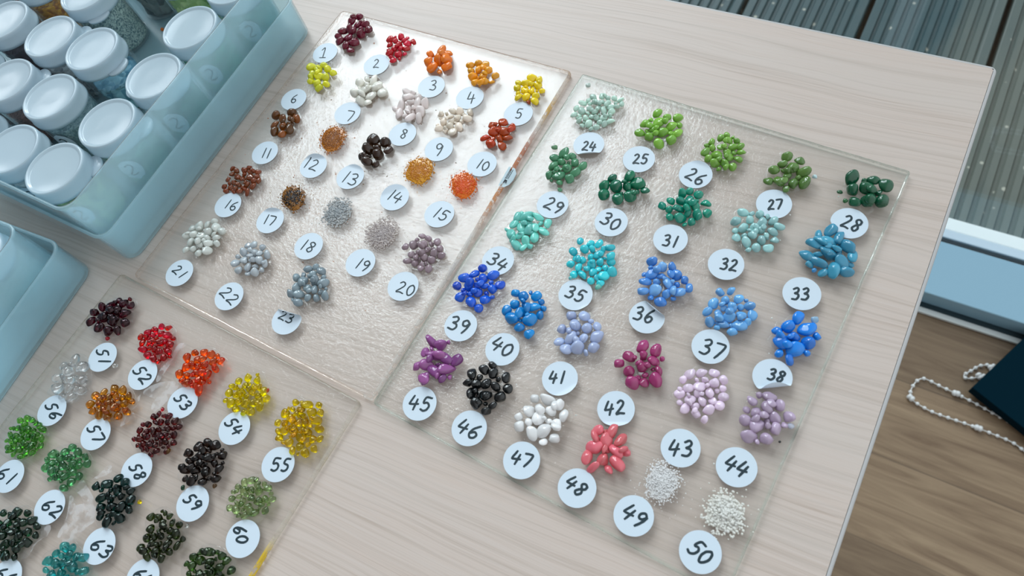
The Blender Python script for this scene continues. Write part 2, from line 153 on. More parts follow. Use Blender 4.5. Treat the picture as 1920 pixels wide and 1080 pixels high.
STICKERS = {
 1: {'c':(-366.7,247.6),'s':(((-370.5,249.2),(-370.3,249.9),(-370.1,250.7),(-369.9,251.5),(-369.7,251.9),(-369.3,251.7),(-368.7,250.7),(-368,249),(-367.3,247),(-366.5,244.8),(-365.7,242.9)),((-368.1,242.2),(-363.7,243.7)))},
 2: {'c':(-321.2,250),'s':(((-324.4,252.7),(-324.3,253.1),(-324.2,253.5),(-324.1,253.9),(-323.9,254.2),(-323.7,254.3),(-323.4,254.4),(-323,254.3),(-322.6,254.2),(-322.2,254),(-321.9,253.8),(-321.7,253.5),(-321.5,253.2),(-321.4,252.8),(-321.3,252.3),(-321.3,251.7),(-321.4,250.8),(-321.6,249.8),(-321.8,248.6),(-321.9,247.7),(-321.9,247),(-321.8,246.9),(-321.5,247),(-321.1,247.3),(-320.7,247.6),(-320.3,247.8),(-319.9,247.9),(-319.5,247.9),(-319,248),(-318.6,248),(-318.1,248.1)),)},
 3: {'c':(-271.1,245.2),'s':(((-273.2,249.3),(-272.9,249.7),(-272.5,250),(-272.2,250.4),(-271.8,250.7),(-271.5,250.8),(-271.1,250.8),(-270.8,250.6),(-270.4,250.4),(-270.1,250.1),(-269.9,249.9),(-269.7,249.5),(-269.6,249.2),(-269.6,248.8),(-269.6,248.4),(-269.7,248.1),(-269.9,247.8),(-270.2,247.4),(-270.6,247.1),(-270.8,246.9),(-270.9,246.7),(-270.7,246.6),(-270.3,246.7),(-269.7,246.7),(-269.2,246.7),(-268.8,246.6),(-268.5,246.4),(-268.2,246.1),(-267.9,245.8),(-267.7,245.4),(-267.6,245.1),(-267.5,244.6),(-267.6,244.1),(-267.7,243.6),(-267.9,243.2),(-268.2,242.9),(-268.6,242.7),(-269.1,242.6),(-269.7,242.6),(-270.3,242.6),(-270.9,242.5)),)},
 4: {'c':(-240,245.2),'s':(((-241.6,249.8),(-241.5,248.7),(-241.4,247.5),(-241.3,246.4),(-241.1,245.4),(-241,244.6),(-240.9,244.1),(-240.9,243.8),(-240.8,243.7),(-240.7,243.7),(-240.3,243.8),(-239.7,244),(-239,244.4),(-238.1,244.9),(-237.2,245.4),(-236.4,245.8)),((-238.6,248.5),(-236.7,241.1)))},
 5: {'c':(-201.9,243.7),'s':(((-200.9,248.1),(-201.4,248),(-202,247.9),(-202.6,247.8),(-203,247.6),(-203.3,247.3),(-203.4,246.8),(-203.4,246),(-203.3,245.2),(-203.1,244.5),(-202.9,244.1),(-202.6,244),(-202.4,244.2),(-202,244.5),(-201.7,244.8),(-201.4,244.9),(-201.1,244.8),(-200.7,244.7),(-200.4,244.4),(-200.1,244.1),(-199.8,243.8),(-199.7,243.4),(-199.6,242.9),(-199.6,242.4),(-199.6,241.9),(-199.6,241.5),(-199.7,241.1),(-199.9,240.8),(-200.1,240.6),(-200.4,240.4),(-200.6,240.2),(-200.9,240.2),(-201.2,240.2),(-201.5,240.3),(-201.9,240.4),(-202.2,240.4)),)},
 6: {'c':(-364.4,202.7),'s':(((-364.2,207),(-364.5,206.4),(-364.9,205.8),(-365.2,205.2),(-365.5,204.7),(-365.6,204.1),(-365.7,203.5),(-365.7,202.9),(-365.7,202.3),(-365.6,201.8),(-365.4,201.3),(-365.2,200.9),(-364.8,200.5),(-364.4,200.1),(-364,199.9),(-363.6,199.8),(-363.3,199.8),(-363,199.9),(-362.6,200.1),(-362.4,200.3),(-362.2,200.6),(-362.1,200.9),(-362,201.2),(-362,201.6),(-362.1,202),(-362.3,202.3),(-362.5,202.6),(-362.9,202.8),(-363.3,203),(-363.7,203.1),(-364.1,203.1),(-364.3,203),(-364.6,202.7),(-364.8,202.3),(-365,202),(-365.3,201.6)),)},
 7: {'c':(-317.4,205.4),'s':(((-317.9,207.5),(-317.3,207.6),(-316.8,207.8),(-316.3,207.9),(-315.7,208),(-315.2,208),(-314.7,208.1),(-314.2,208.2),(-313.7,208.2),(-313.2,208.1),(-312.9,207.8),(-312.6,207.3),(-312.5,206.7),(-312.5,205.9),(-312.5,205.1),(-312.5,204.2),(-312.6,203.4),(-312.7,202.5),(-312.9,201.5),(-313.1,200.6),(-313.2,199.7)),)},
 8: {'c':(-269.3,203.1),'s':(((-267.5,206.6),(-267.9,206.7),(-268.3,206.9),(-268.7,207),(-269.1,207.1),(-269.4,207.1),(-269.7,206.9),(-270,206.6),(-270.2,206.3),(-270.3,205.9),(-270.2,205.6),(-270,205.2),(-269.6,204.9),(-269.1,204.6),(-268.5,204.2),(-268.1,203.8),(-267.7,203.5),(-267.3,203.1),(-267,202.8),(-266.7,202.4),(-266.5,202.1),(-266.5,201.6),(-266.6,201.1),(-266.8,200.6),(-267.1,200.2),(-267.4,200),(-267.7,200),(-268.2,200.1),(-268.7,200.4),(-269.1,200.7),(-269.3,201),(-269.3,201.4),(-269.3,201.9),(-269.1,202.4),(-268.9,202.9),(-268.7,203.3),(-268.4,203.6),(-268.1,203.9),(-267.7,204.2),(-267.4,204.5),(-267.2,204.8),(-267.1,205.1),(-267.2,205.5),(-267.3,205.8),(-267.4,206.2),(-267.5,206.6)),)},
 9: {'c':(-238.9,200.9),'s':(((-237.6,203.9),(-238.1,204.2),(-238.7,204.5),(-239.2,204.8),(-239.6,204.9),(-240,205),(-240.4,204.8),(-240.8,204.4),(-241.1,203.9),(-241.3,203.5),(-241.3,203),(-241.3,202.5),(-241,202),(-240.7,201.5),(-240.3,201.1),(-240,200.9),(-239.7,200.8),(-239.2,200.8),(-238.8,200.9),(-238.5,201.1),(-238.2,201.3),(-237.9,201.8),(-237.8,202.5),(-237.7,203.3),(-237.6,203.8),(-237.5,203.9),(-237.3,203.6),(-237.1,202.9),(-237,201.9),(-236.9,200.9),(-236.8,200),(-236.8,199.2),(-236.8,198.4),(-236.9,197.6),(-237,196.7),(-237.1,195.9)),)},
 10: {'c':(-205.7,200.3),'s':(((-206.6,203.6),(-207.3,196.3)),((-202.7,203.1),(-203,202.8),(-203.3,202.6),(-203.7,202.3),(-203.9,202),(-204.1,201.7),(-204.3,201.2),(-204.4,200.7),(-204.5,200.2),(-204.5,199.6),(-204.4,199.1),(-204.2,198.5),(-204,197.9),(-203.7,197.3),(-203.3,196.8),(-203,196.5),(-202.7,196.3),(-202.4,196.3),(-202.1,196.4),(-201.8,196.6),(-201.5,196.8),(-201.3,197.2),(-201,197.7),(-200.8,198.2),(-200.6,198.8),(-200.6,199.3),(-200.6,199.9),(-200.7,200.5),(-200.9,201),(-201.1,201.5),(-201.3,201.9),(-201.6,202.3),(-201.8,202.5),(-202.1,202.7),(-202.4,202.9),(-202.7,203.1)))},
 11: {'c':(-356.6,156.1),'s':(((-357.8,159.7),(-355.9,152)),((-354,160.4),(-352.1,152.8)))},
 12: {'c':(-315.3,159.1),'s':(((-320.7,164.3),(-320.9,155.8)),((-317.7,162.8),(-317.3,163.1),(-316.9,163.4),(-316.6,163.7),(-316.2,164),(-315.8,164.1),(-315.4,164.1),(-315,163.9),(-314.5,163.6),(-314.1,163.3),(-313.8,163),(-313.7,162.7),(-313.6,162.3),(-313.6,161.8),(-313.7,161.3),(-314,160.7),(-314.5,159.9),(-315.3,158.9),(-316.1,157.8),(-316.8,156.9),(-317.1,156.3),(-317,156),(-316.5,156.1),(-315.9,156.2),(-315.2,156.4),(-314.6,156.5),(-314,156.5),(-313.4,156.4),(-312.8,156.3),(-312.2,156.2),(-311.6,156.1))),'fold':(112.3,0.62,45)},
 13: {'c':(-285.2,160.9),'s':(((-287.2,164.5),(-288,155.5)),((-284.4,163.3),(-283.9,163.5),(-283.3,163.8),(-282.8,164.1),(-282.2,164.2),(-281.8,164.3),(-281.4,164.2),(-280.9,163.9),(-280.6,163.6),(-280.3,163.3),(-280.1,163),(-280,162.6),(-280,162.2),(-280.1,161.9),(-280.3,161.5),(-280.5,161.2),(-280.9,160.9),(-281.4,160.7),(-282,160.5),(-282.4,160.3),(-282.5,160.2),(-282.3,160),(-281.7,159.9),(-281.1,159.9),(-280.4,159.7),(-280,159.5),(-279.6,159.3),(-279.3,158.9),(-279.1,158.5),(-279,158.1),(-279,157.7),(-279.1,157.3),(-279.4,156.8),(-279.7,156.4),(-280.1,156),(-280.5,155.7),(-281.1,155.6),(-281.8,155.7),(-282.5,155.8),(-283.3,156),(-284,156.1))),'fold':(94.5,0.75,35)},
 14: {'c':(-247.4,157.8),'s':(((-249.5,162.8),(-250.9,155)),((-245.8,162.5),(-246.2,161.6),(-246.6,160.7),(-247,159.8),(-247.3,159.1),(-247.5,158.5),(-247.6,158.1),(-247.7,157.9),(-247.7,157.8),(-247.5,157.7),(-247.1,157.7),(-246.4,157.6),(-245.5,157.7),(-244.5,157.7),(-243.4,157.8),(-242.4,157.8)),((-243.5,160.5),(-244.7,154.5))),'fold':(131.2,0.45,14)},
 15: {'c':(-213.2,157.7),'s':(((-214,162.1),(-215.5,154.5)),((-207,161.2),(-207.7,161.4),(-208.4,161.5),(-209.1,161.7),(-209.7,161.7),(-210.2,161.6),(-210.6,161.2),(-210.9,160.5),(-211.1,159.7),(-211.2,159.1),(-211.2,158.6),(-210.9,158.5),(-210.5,158.5),(-210,158.7),(-209.5,158.8),(-209.1,158.7),(-208.8,158.5),(-208.5,158.2),(-208.2,157.9),(-208,157.5),(-207.9,157.1),(-207.9,156.7),(-208,156.3),(-208.2,155.8),(-208.4,155.4),(-208.7,155),(-209,154.8),(-209.3,154.6),(-209.7,154.5),(-210.1,154.4),(-210.4,154.3),(-210.8,154.4),(-211.1,154.6),(-211.5,154.8),(-211.8,155),(-212.1,155.2)))},
 16: {'c':(-355.6,111.1),'s':(((-355.8,115.3),(-355.9,108.4)),((-349.9,115.5),(-350.4,115),(-350.9,114.5),(-351.4,114),(-351.8,113.5),(-352.1,113),(-352.4,112.4),(-352.5,111.9),(-352.6,111.3),(-352.6,110.8),(-352.6,110.3),(-352.4,109.9),(-352.1,109.5),(-351.7,109.2),(-351.3,108.9),(-351,108.7),(-350.6,108.7),(-350.2,108.8),(-349.8,108.9),(-349.4,109.1),(-349.2,109.3),(-349,109.6),(-348.8,110),(-348.8,110.3),(-348.8,110.7),(-348.9,111),(-349.1,111.3),(-349.4,111.5),(-349.8,111.7),(-350.3,111.9),(-350.6,111.9),(-351,111.8),(-351.3,111.5),(-351.6,111.2),(-352,110.9),(-352.3,110.6)))},
 17: {'c':(-318.8,112.3),'s':(((-322.2,115.6),(-321.2,108.7)),((-320.3,115.5),(-319.9,115.6),(-319.4,115.7),(-318.9,115.8),(-318.5,115.9),(-318,116),(-317.6,116),(-317.1,116.1),(-316.7,116.1),(-316.3,116.1),(-316,115.9),(-315.9,115.5),(-315.8,115),(-315.8,114.4),(-315.8,113.7),(-315.8,113.1),(-315.9,112.4),(-316.1,111.7),(-316.2,110.9),(-316.4,110.2),(-316.6,109.4))),'fold':(112.6,0.72,60)},
 18: {'c':(-281.9,106.3),'s':(((-284.6,109.9),(-285.3,102.3)),((-278.1,109.1),(-278.5,109.3),(-278.9,109.5),(-279.4,109.7),(-279.8,109.8),(-280.2,109.8),(-280.5,109.7),(-280.9,109.4),(-281.3,109.1),(-281.5,108.8),(-281.5,108.4),(-281.3,108.1),(-280.9,107.7),(-280.4,107.3),(-279.9,106.9),(-279.5,106.5),(-279.1,106.1),(-278.7,105.7),(-278.4,105.3),(-278.2,104.9),(-278.1,104.5),(-278.2,104.1),(-278.5,103.6),(-278.8,103.2),(-279.2,102.8),(-279.6,102.6),(-280,102.7),(-280.5,102.9),(-281,103.2),(-281.4,103.5),(-281.6,103.9),(-281.5,104.3),(-281.3,104.7),(-281,105.2),(-280.6,105.6),(-280.3,106),(-279.9,106.3),(-279.4,106.6),(-278.9,106.8),(-278.5,107),(-278.2,107.3),(-278.1,107.6),(-278,107.9),(-278,108.3),(-278.1,108.7),(-278.1,109.1)))},
 19: {'c':(-242.7,109.3),'s':(((-242.4,112.3),(-243.3,105)),((-236.4,110.9),(-236.8,111.2),(-237.1,111.5),(-237.5,111.8),(-237.9,112),(-238.2,112.1),(-238.6,112),(-239,111.8),(-239.4,111.5),(-239.7,111.2),(-239.9,110.9),(-239.9,110.5),(-239.9,110.1),(-239.7,109.7),(-239.5,109.3),(-239.3,109.1),(-239,109),(-238.7,108.9),(-238.3,108.9),(-237.9,109),(-237.6,109.1),(-237.2,109.4),(-236.9,109.9),(-236.6,110.4),(-236.4,110.8),(-236.3,110.9),(-236.2,110.6),(-236.3,110),(-236.4,109.3),(-236.5,108.6),(-236.7,107.9),(-236.9,107.4),(-237.2,106.8),(-237.5,106.2),(-237.8,105.6),(-238.1,105)))},
 20: {'c':(-208.6,105.9),'s':(((-211.1,107.2),(-210.8,107.5),(-210.5,107.8),(-210.2,108.2),(-209.9,108.4),(-209.5,108.5),(-209.2,108.5),(-208.8,108.4),(-208.4,108.2),(-208.1,108),(-207.9,107.7),(-207.7,107.4),(-207.7,107),(-207.7,106.7),(-207.8,106.2),(-208.1,105.6),(-208.6,104.8),(-209.2,103.9),(-210,102.8),(-210.6,102),(-210.9,101.4),(-210.7,101.2),(-210.4,101.2),(-209.8,101.4),(-209.2,101.7),(-208.7,101.8),(-208.2,101.8),(-207.7,101.8),(-207.2,101.7),(-206.7,101.6),(-206.2,101.6)),((-203,108.8),(-203.3,108.5),(-203.7,108.2),(-204,107.9),(-204.3,107.6),(-204.5,107.2),(-204.7,106.7),(-204.8,106.2),(-204.8,105.6),(-204.8,105),(-204.7,104.5),(-204.5,104),(-204.2,103.3),(-203.8,102.8),(-203.5,102.3),(-203.1,102),(-202.8,101.9),(-202.4,101.9),(-202.1,102),(-201.8,102.2),(-201.5,102.5),(-201.2,102.9),(-201,103.4),(-200.8,104),(-200.6,104.6),(-200.6,105.2),(-200.6,105.8),(-200.8,106.3),(-201,106.9),(-201.2,107.4),(-201.5,107.8),(-201.7,108.1),(-202,108.3),(-202.4,108.5),(-202.7,108.6),(-203,108.8)))},
 21: {'c':(-354.8,56.4),'s':(((-359,59.9),(-358.6,60.1),(-358.2,60.2),(-357.8,60.4),(-357.4,60.5),(-357,60.5),(-356.6,60.4),(-356.3,60.2),(-356,60),(-355.7,59.7),(-355.6,59.4),(-355.6,59.2),(-355.6,58.9),(-355.8,58.6),(-356.1,58.3),(-356.5,57.9),(-357.2,57.5),(-358.2,56.9),(-359.3,56.3),(-360.2,55.8),(-360.7,55.5),(-360.6,55.3),(-360.2,55.2),(-359.6,55.2),(-359,55.2),(-358.4,55.2),(-357.9,55.1),(-357.4,54.9),(-356.9,54.8),(-356.4,54.6),(-355.9,54.4)),((-349.7,59.2),(-352.7,53.6)))},
 22: {'c':(-310.9,56.5),'s':(((-315.7,60.7),(-315.2,60.8),(-314.7,61),(-314.2,61.1),(-313.7,61.2),(-313.3,61.2),(-312.9,61.1),(-312.5,60.8),(-312.2,60.5),(-311.9,60.1),(-311.8,59.8),(-311.8,59.5),(-311.9,59.2),(-312.2,58.9),(-312.6,58.5),(-313.1,58.1),(-314.1,57.6),(-315.3,57.1),(-316.7,56.5),(-317.8,56),(-318.4,55.6),(-318.4,55.3),(-318,55.3),(-317.2,55.2),(-316.5,55.2),(-315.8,55.1),(-315.2,54.9),(-314.7,54.7),(-314.1,54.4),(-313.6,54.2),(-313,54)),((-308.3,58.6),(-307.8,58.8),(-307.2,58.9),(-306.7,59.1),(-306.3,59.2),(-305.8,59.2),(-305.4,59),(-305.1,58.8),(-304.7,58.5),(-304.5,58.1),(-304.4,57.8),(-304.4,57.5),(-304.5,57.2),(-304.8,56.9),(-305.1,56.5),(-305.7,56.1),(-306.6,55.6),(-307.9,55.1),(-309.2,54.5),(-310.3,54),(-311,53.6),(-310.9,53.4),(-310.5,53.3),(-309.8,53.2),(-309,53.2),(-308.3,53.1),(-307.8,52.9),(-307.3,52.7),(-306.7,52.5),(-306.2,52.2),(-305.6,52)))},
 23: {'c':(-265,58.5),'s':(((-270.5,61.9),(-270.2,62.1),(-269.9,62.3),(-269.6,62.6),(-269.4,62.7),(-269.1,62.8),(-268.7,62.8),(-268.4,62.7),(-268.1,62.5),(-267.8,62.3),(-267.7,62.1),(-267.6,61.8),(-267.6,61.6),(-267.6,61.2),(-267.8,60.9),(-268,60.5),(-268.5,59.9),(-269.2,59.2),(-269.9,58.4),(-270.5,57.8),(-270.8,57.3),(-270.7,57.2),(-270.4,57.2),(-269.9,57.3),(-269.4,57.4),(-268.9,57.5),(-268.5,57.5),(-268,57.4),(-267.6,57.4),(-267.1,57.3),(-266.7,57.2)),((-265.1,62.2),(-264.7,62.4),(-264.3,62.6),(-263.9,62.8),(-263.5,62.9),(-263.2,62.9),(-262.9,62.9),(-262.6,62.7),(-262.3,62.6),(-262.2,62.3),(-262,62.1),(-262,61.9),(-262,61.7),(-262.1,61.4),(-262.2,61.2),(-262.4,60.9),(-262.7,60.8),(-263.1,60.6),(-263.5,60.5),(-263.8,60.3),(-263.9,60.2),(-263.7,60.2),(-263.4,60.1),(-262.9,60.1),(-262.4,60),(-262.1,59.9),(-261.9,59.7),(-261.7,59.5),(-261.6,59.2),(-261.5,59),(-261.5,58.7),(-261.6,58.4),(-261.8,58.1),(-262.1,57.8),(-262.4,57.5),(-262.7,57.4),(-263.1,57.3),(-263.6,57.3),(-264.1,57.4),(-264.7,57.5),(-265.2,57.5))),'fold':(97.1,0.35,110)},
 24: {'c':(-148,236.4),'s':(((-151.3,236.7),(-151.1,237),(-150.9,237.4),(-150.8,237.7),(-150.6,238),(-150.4,238.1),(-150.1,238.1),(-149.8,238.1),(-149.5,237.9),(-149.2,237.7),(-149,237.5),(-148.9,237.2),(-148.8,236.9),(-148.8,236.6),(-148.8,236.1),(-148.9,235.6),(-149.1,234.8),(-149.4,233.9),(-149.8,232.9),(-150.1,232.1),(-150.2,231.5),(-150.1,231.3),(-149.8,231.4),(-149.5,231.7),(-149.1,231.9),(-148.7,232.1),(-148.4,232.1),(-148,232.1),(-147.6,232.1),(-147.3,232.1),(-146.9,232.2)),((-146.3,239.2),(-146.4,238.4),(-146.4,237.5),(-146.5,236.7),(-146.5,236),(-146.5,235.4),(-146.5,235.1),(-146.5,234.9),(-146.5,234.8),(-146.3,234.8),(-146.1,234.8),(-145.7,235),(-145.1,235.2),(-144.4,235.5),(-143.8,235.8),(-143.1,236)),((-144.4,238.1),(-143.9,232.7))),'fold':(-65.3,0.62,70)},
 25: {'c':(-114.8,236.7),'s':(((-118,238.2),(-117.8,238.5),(-117.7,238.9),(-117.5,239.2),(-117.3,239.5),(-117.1,239.7),(-116.9,239.7),(-116.6,239.7),(-116.2,239.5),(-116,239.4),(-115.8,239.1),(-115.6,238.9),(-115.5,238.5),(-115.5,238.2),(-115.5,237.7),(-115.6,237.2),(-115.8,236.4),(-116.1,235.3),(-116.4,234.3),(-116.7,233.4),(-116.8,232.8),(-116.7,232.6),(-116.4,232.7),(-116.1,233),(-115.7,233.3),(-115.3,233.5),(-115,233.5),(-114.6,233.6),(-114.2,233.6),(-113.9,233.6),(-113.5,233.7)),((-110.7,241.6),(-111.1,241.5),(-111.7,241.5),(-112.1,241.4),(-112.6,241.3),(-112.9,241),(-113,240.5),(-113,239.8),(-113,239.1),(-112.9,238.4),(-112.7,238),(-112.5,238),(-112.3,238.1),(-112,238.4),(-111.7,238.7),(-111.4,238.7),(-111.1,238.6),(-110.8,238.5),(-110.5,238.2),(-110.3,237.9),(-110.1,237.6),(-110,237.3),(-110,236.8),(-110,236.3),(-110.1,235.9),(-110.1,235.5),(-110.3,235.2),(-110.4,235),(-110.6,234.7),(-110.9,234.5),(-111.1,234.4),(-111.4,234.4),(-111.6,234.4),(-111.9,234.5),(-112.2,234.6),(-112.5,234.7)))},
 26: {'c':(-79.5,237.6),'s':(((-82.9,240.2),(-82.5,240.4),(-82.2,240.7),(-81.8,240.9),(-81.4,241.1),(-81.1,241.1),(-80.7,241),(-80.4,240.7),(-80.1,240.4),(-79.9,240),(-79.8,239.6),(-79.8,239.3),(-79.8,238.9),(-80,238.5),(-80.2,238),(-80.6,237.5),(-81.3,236.8),(-82.2,236.1),(-83.2,235.2),(-84,234.5),(-84.5,234),(-84.4,233.7),(-84.1,233.7),(-83.5,233.7),(-82.9,233.7),(-82.4,233.7),(-81.9,233.5),(-81.5,233.3),(-81,233.1),(-80.6,232.9),(-80.1,232.7)),((-73.5,239.2),(-74.1,238.7),(-74.7,238.3),(-75.4,237.9),(-76,237.4),(-76.5,236.9),(-76.9,236.4),(-77.3,235.8),(-77.6,235.2),(-77.8,234.6),(-77.9,234),(-77.9,233.5),(-77.8,233),(-77.6,232.5),(-77.4,232.1),(-77.1,231.8),(-76.8,231.6),(-76.4,231.6),(-76,231.6),(-75.6,231.8),(-75.2,232),(-75,232.2),(-74.7,232.6),(-74.5,233),(-74.3,233.4),(-74.3,233.8),(-74.4,234.1),(-74.6,234.5),(-74.9,234.9),(-75.2,235.1),(-75.5,235.3),(-75.9,235.2),(-76.3,235.1),(-76.7,234.8),(-77.1,234.5),(-77.6,234.3))),'fold':(86.8,0.75,25)},
 27: {'c':(-32.2,233.7),'s':(((-35.1,234.1),(-35,234.5),(-34.8,234.8),(-34.7,235.2),(-34.6,235.5),(-34.4,235.6),(-34.2,235.7),(-33.9,235.7),(-33.7,235.6),(-33.4,235.5),(-33.2,235.3),(-33.1,235.1),(-33,234.8),(-33,234.4),(-32.9,234),(-33,233.5),(-33.1,232.7),(-33.3,231.7),(-33.6,230.7),(-33.8,229.8),(-33.8,229.2),(-33.7,229),(-33.5,229.2),(-33.2,229.5),(-32.9,229.8),(-32.6,230),(-32.3,230.1),(-32,230.2),(-31.7,230.3),(-31.4,230.4),(-31.1,230.5)),((-31.9,236.6),(-31.6,236.8),(-31.3,237),(-31,237.2),(-30.7,237.4),(-30.4,237.5),(-30.2,237.6),(-29.9,237.8),(-29.6,237.9),(-29.3,237.9),(-29.1,237.7),(-29,237.4),(-28.9,236.9),(-28.9,236.3),(-28.8,235.6),(-28.8,235),(-28.8,234.3),(-28.9,233.6),(-28.9,232.8),(-29,232),(-29,231.3))),'fold':(-78.4,0.85,40)},
 28: {'c':(7.9,235.7),'s':(((5.4,239),(5.7,239.3),(6.1,239.6),(6.4,239.9),(6.7,240.1),(7,240.2),(7.3,240.1),(7.6,239.9),(7.9,239.6),(8.1,239.3),(8.2,239),(8.2,238.6),(8.2,238.2),(8.1,237.8),(7.9,237.3),(7.5,236.8),(7,236),(6.2,235.1),(5.4,234.1),(4.7,233.3),(4.3,232.7),(4.4,232.5),(4.7,232.5),(5.2,232.6),(5.7,232.7),(6.2,232.7),(6.6,232.7),(7,232.5),(7.4,232.4),(7.8,232.2),(8.2,232.1)),((13.8,238.5),(13.5,238.8),(13.2,239),(12.9,239.3),(12.6,239.5),(12.3,239.5),(12,239.4),(11.6,239.2),(11.3,238.9),(11.1,238.6),(11,238.2),(11.1,237.8),(11.3,237.3),(11.6,236.8),(11.9,236.3),(12.1,235.9),(12.3,235.4),(12.6,235),(12.7,234.5),(12.8,234.1),(12.8,233.6),(12.6,233.2),(12.3,232.7),(12,232.2),(11.6,231.9),(11.3,231.7),(11,231.8),(10.6,232.1),(10.3,232.5),(10.1,232.9),(10,233.3),(10.1,233.7),(10.4,234.2),(10.7,234.6),(11.1,235.1),(11.4,235.5),(11.8,235.7),(12.2,235.9),(12.6,236.1),(13,236.3),(13.3,236.6),(13.5,236.9),(13.6,237.3),(13.6,237.7),(13.7,238.1),(13.8,238.5))),'fold':(-141,0.8,100)},
 29: {'c':(-149.9,189),'s':(((-153.4,192.1),(-153,192.4),(-152.6,192.7),(-152.2,193),(-151.8,193.2),(-151.5,193.2),(-151.1,193.2),(-150.7,192.9),(-150.4,192.6),(-150.1,192.3),(-150,191.9),(-149.9,191.6),(-149.9,191.2),(-150,190.8),(-150.2,190.3),(-150.6,189.7),(-151.2,189),(-152.1,188.1),(-153.1,187.2),(-153.9,186.4),(-154.3,185.8),(-154.2,185.5),(-153.8,185.5),(-153.2,185.6),(-152.6,185.7),(-152,185.7),(-151.5,185.6),(-151,185.5),(-150.5,185.3),(-150,185.1),(-149.5,185)),((-143.3,190.6),(-143.6,191),(-143.9,191.4),(-144.3,191.7),(-144.6,192),(-144.9,192.2),(-145.3,192.1),(-145.8,192),(-146.2,191.7),(-146.6,191.4),(-146.8,191.1),(-146.9,190.7),(-146.9,190.2),(-146.8,189.8),(-146.6,189.3),(-146.4,189),(-146.2,188.8),(-145.8,188.7),(-145.5,188.7),(-145.1,188.7),(-144.7,188.8),(-144.3,189.1),(-143.9,189.6),(-143.6,190.1),(-143.3,190.5),(-143.1,190.6),(-143.1,190.3),(-143.3,189.7),(-143.5,188.9),(-143.7,188.1),(-144,187.4),(-144.3,186.7),(-144.7,186.1),(-145.1,185.5),(-145.4,184.9),(-145.8,184.3)))},
 30: {'c':(-112.2,190.3),'s':(((-117,194.9),(-116.5,195.1),(-116,195.2),(-115.5,195.4),(-115,195.5),(-114.6,195.5),(-114.3,195.3),(-114,195),(-113.8,194.7),(-113.6,194.3),(-113.6,194),(-113.6,193.7),(-113.7,193.4),(-113.8,193),(-114,192.7),(-114.3,192.5),(-114.7,192.3),(-115.2,192.2),(-115.7,192.1),(-116,192),(-116.2,191.8),(-116,191.7),(-115.6,191.5),(-115.1,191.3),(-114.6,191.1),(-114.2,190.9),(-114,190.6),(-113.9,190.2),(-113.8,189.8),(-113.8,189.5),(-113.9,189.1),(-114.1,188.7),(-114.4,188.3),(-114.7,188),(-115.1,187.7),(-115.6,187.5),(-116.1,187.5),(-116.6,187.7),(-117.2,187.9),(-117.8,188.1),(-118.4,188.3)),((-108.4,193.7),(-108.8,193.4),(-109.3,193.2),(-109.7,193),(-110.1,192.7),(-110.4,192.4),(-110.7,191.9),(-110.9,191.4),(-111.2,190.8),(-111.3,190.2),(-111.4,189.6),(-111.3,188.9),(-111.2,188.2),(-111,187.5),(-110.8,186.9),(-110.6,186.4),(-110.3,186.2),(-109.9,186.1),(-109.6,186.1),(-109.2,186.3),(-108.8,186.5),(-108.4,186.9),(-108,187.3),(-107.6,187.9),(-107.3,188.5),(-107.1,189.1),(-107,189.7),(-107,190.4),(-107,191),(-107.1,191.6),(-107.2,192.1),(-107.4,192.5),(-107.6,192.9),(-107.9,193.1),(-108.2,193.4),(-108.4,193.7)))},
 31: {'c':(-76.5,192),'s':(((-79.9,192.9),(-79.6,193.2),(-79.3,193.5),(-78.9,193.8),(-78.6,194),(-78.3,194.1),(-78.1,194.1),(-77.8,194),(-77.5,193.8),(-77.3,193.5),(-77.2,193.3),(-77.1,193),(-77.1,192.7),(-77.1,192.4),(-77.2,192),(-77.3,191.7),(-77.5,191.5),(-77.8,191.2),(-78.2,191),(-78.4,190.7),(-78.5,190.6),(-78.3,190.5),(-78,190.5),(-77.6,190.6),(-77.2,190.6),(-76.8,190.5),(-76.6,190.3),(-76.4,190),(-76.3,189.8),(-76.1,189.4),(-76.1,189.1),(-76.2,188.7),(-76.3,188.3),(-76.4,187.9),(-76.6,187.5),(-76.9,187.2),(-77.3,187),(-77.7,187),(-78.2,187),(-78.7,187),(-79.2,186.9)),((-73.1,195.2),(-73,187.7)))},
 32: {'c':(-42.9,188.2),'s':(((-45.4,190.4),(-45.1,190.6),(-44.8,190.9),(-44.5,191.2),(-44.2,191.5),(-43.9,191.6),(-43.7,191.6),(-43.4,191.4),(-43.2,191.2),(-43,191),(-42.9,190.8),(-42.8,190.5),(-42.8,190.2),(-42.8,189.9),(-42.9,189.6),(-43,189.3),(-43.2,189),(-43.5,188.8),(-43.9,188.5),(-44.1,188.3),(-44.2,188.2),(-44,188.1),(-43.7,188.1),(-43.3,188.1),(-42.9,188.1),(-42.6,188.1),(-42.4,187.9),(-42.2,187.6),(-42.1,187.4),(-42,187.1),(-42,186.7),(-42,186.4),(-42.1,186),(-42.3,185.5),(-42.5,185.2),(-42.8,184.9),(-43.1,184.7),(-43.5,184.7),(-44,184.7),(-44.4,184.7),(-44.9,184.6)),((-40.5,191),(-40.3,191.3),(-40.1,191.7),(-39.9,192),(-39.6,192.3),(-39.4,192.4),(-39.2,192.4),(-38.9,192.4),(-38.6,192.2),(-38.3,192),(-38.2,191.7),(-38.1,191.5),(-38,191.1),(-38,190.8),(-38.1,190.3),(-38.2,189.7),(-38.6,189),(-39,188),(-39.5,186.9),(-40,186.1),(-40.1,185.5),(-40.1,185.3),(-39.8,185.4),(-39.4,185.6),(-39,185.9),(-38.6,186),(-38.2,186.1),(-37.9,186.1),(-37.5,186.1),(-37.1,186.1),(-36.7,186.1)))},
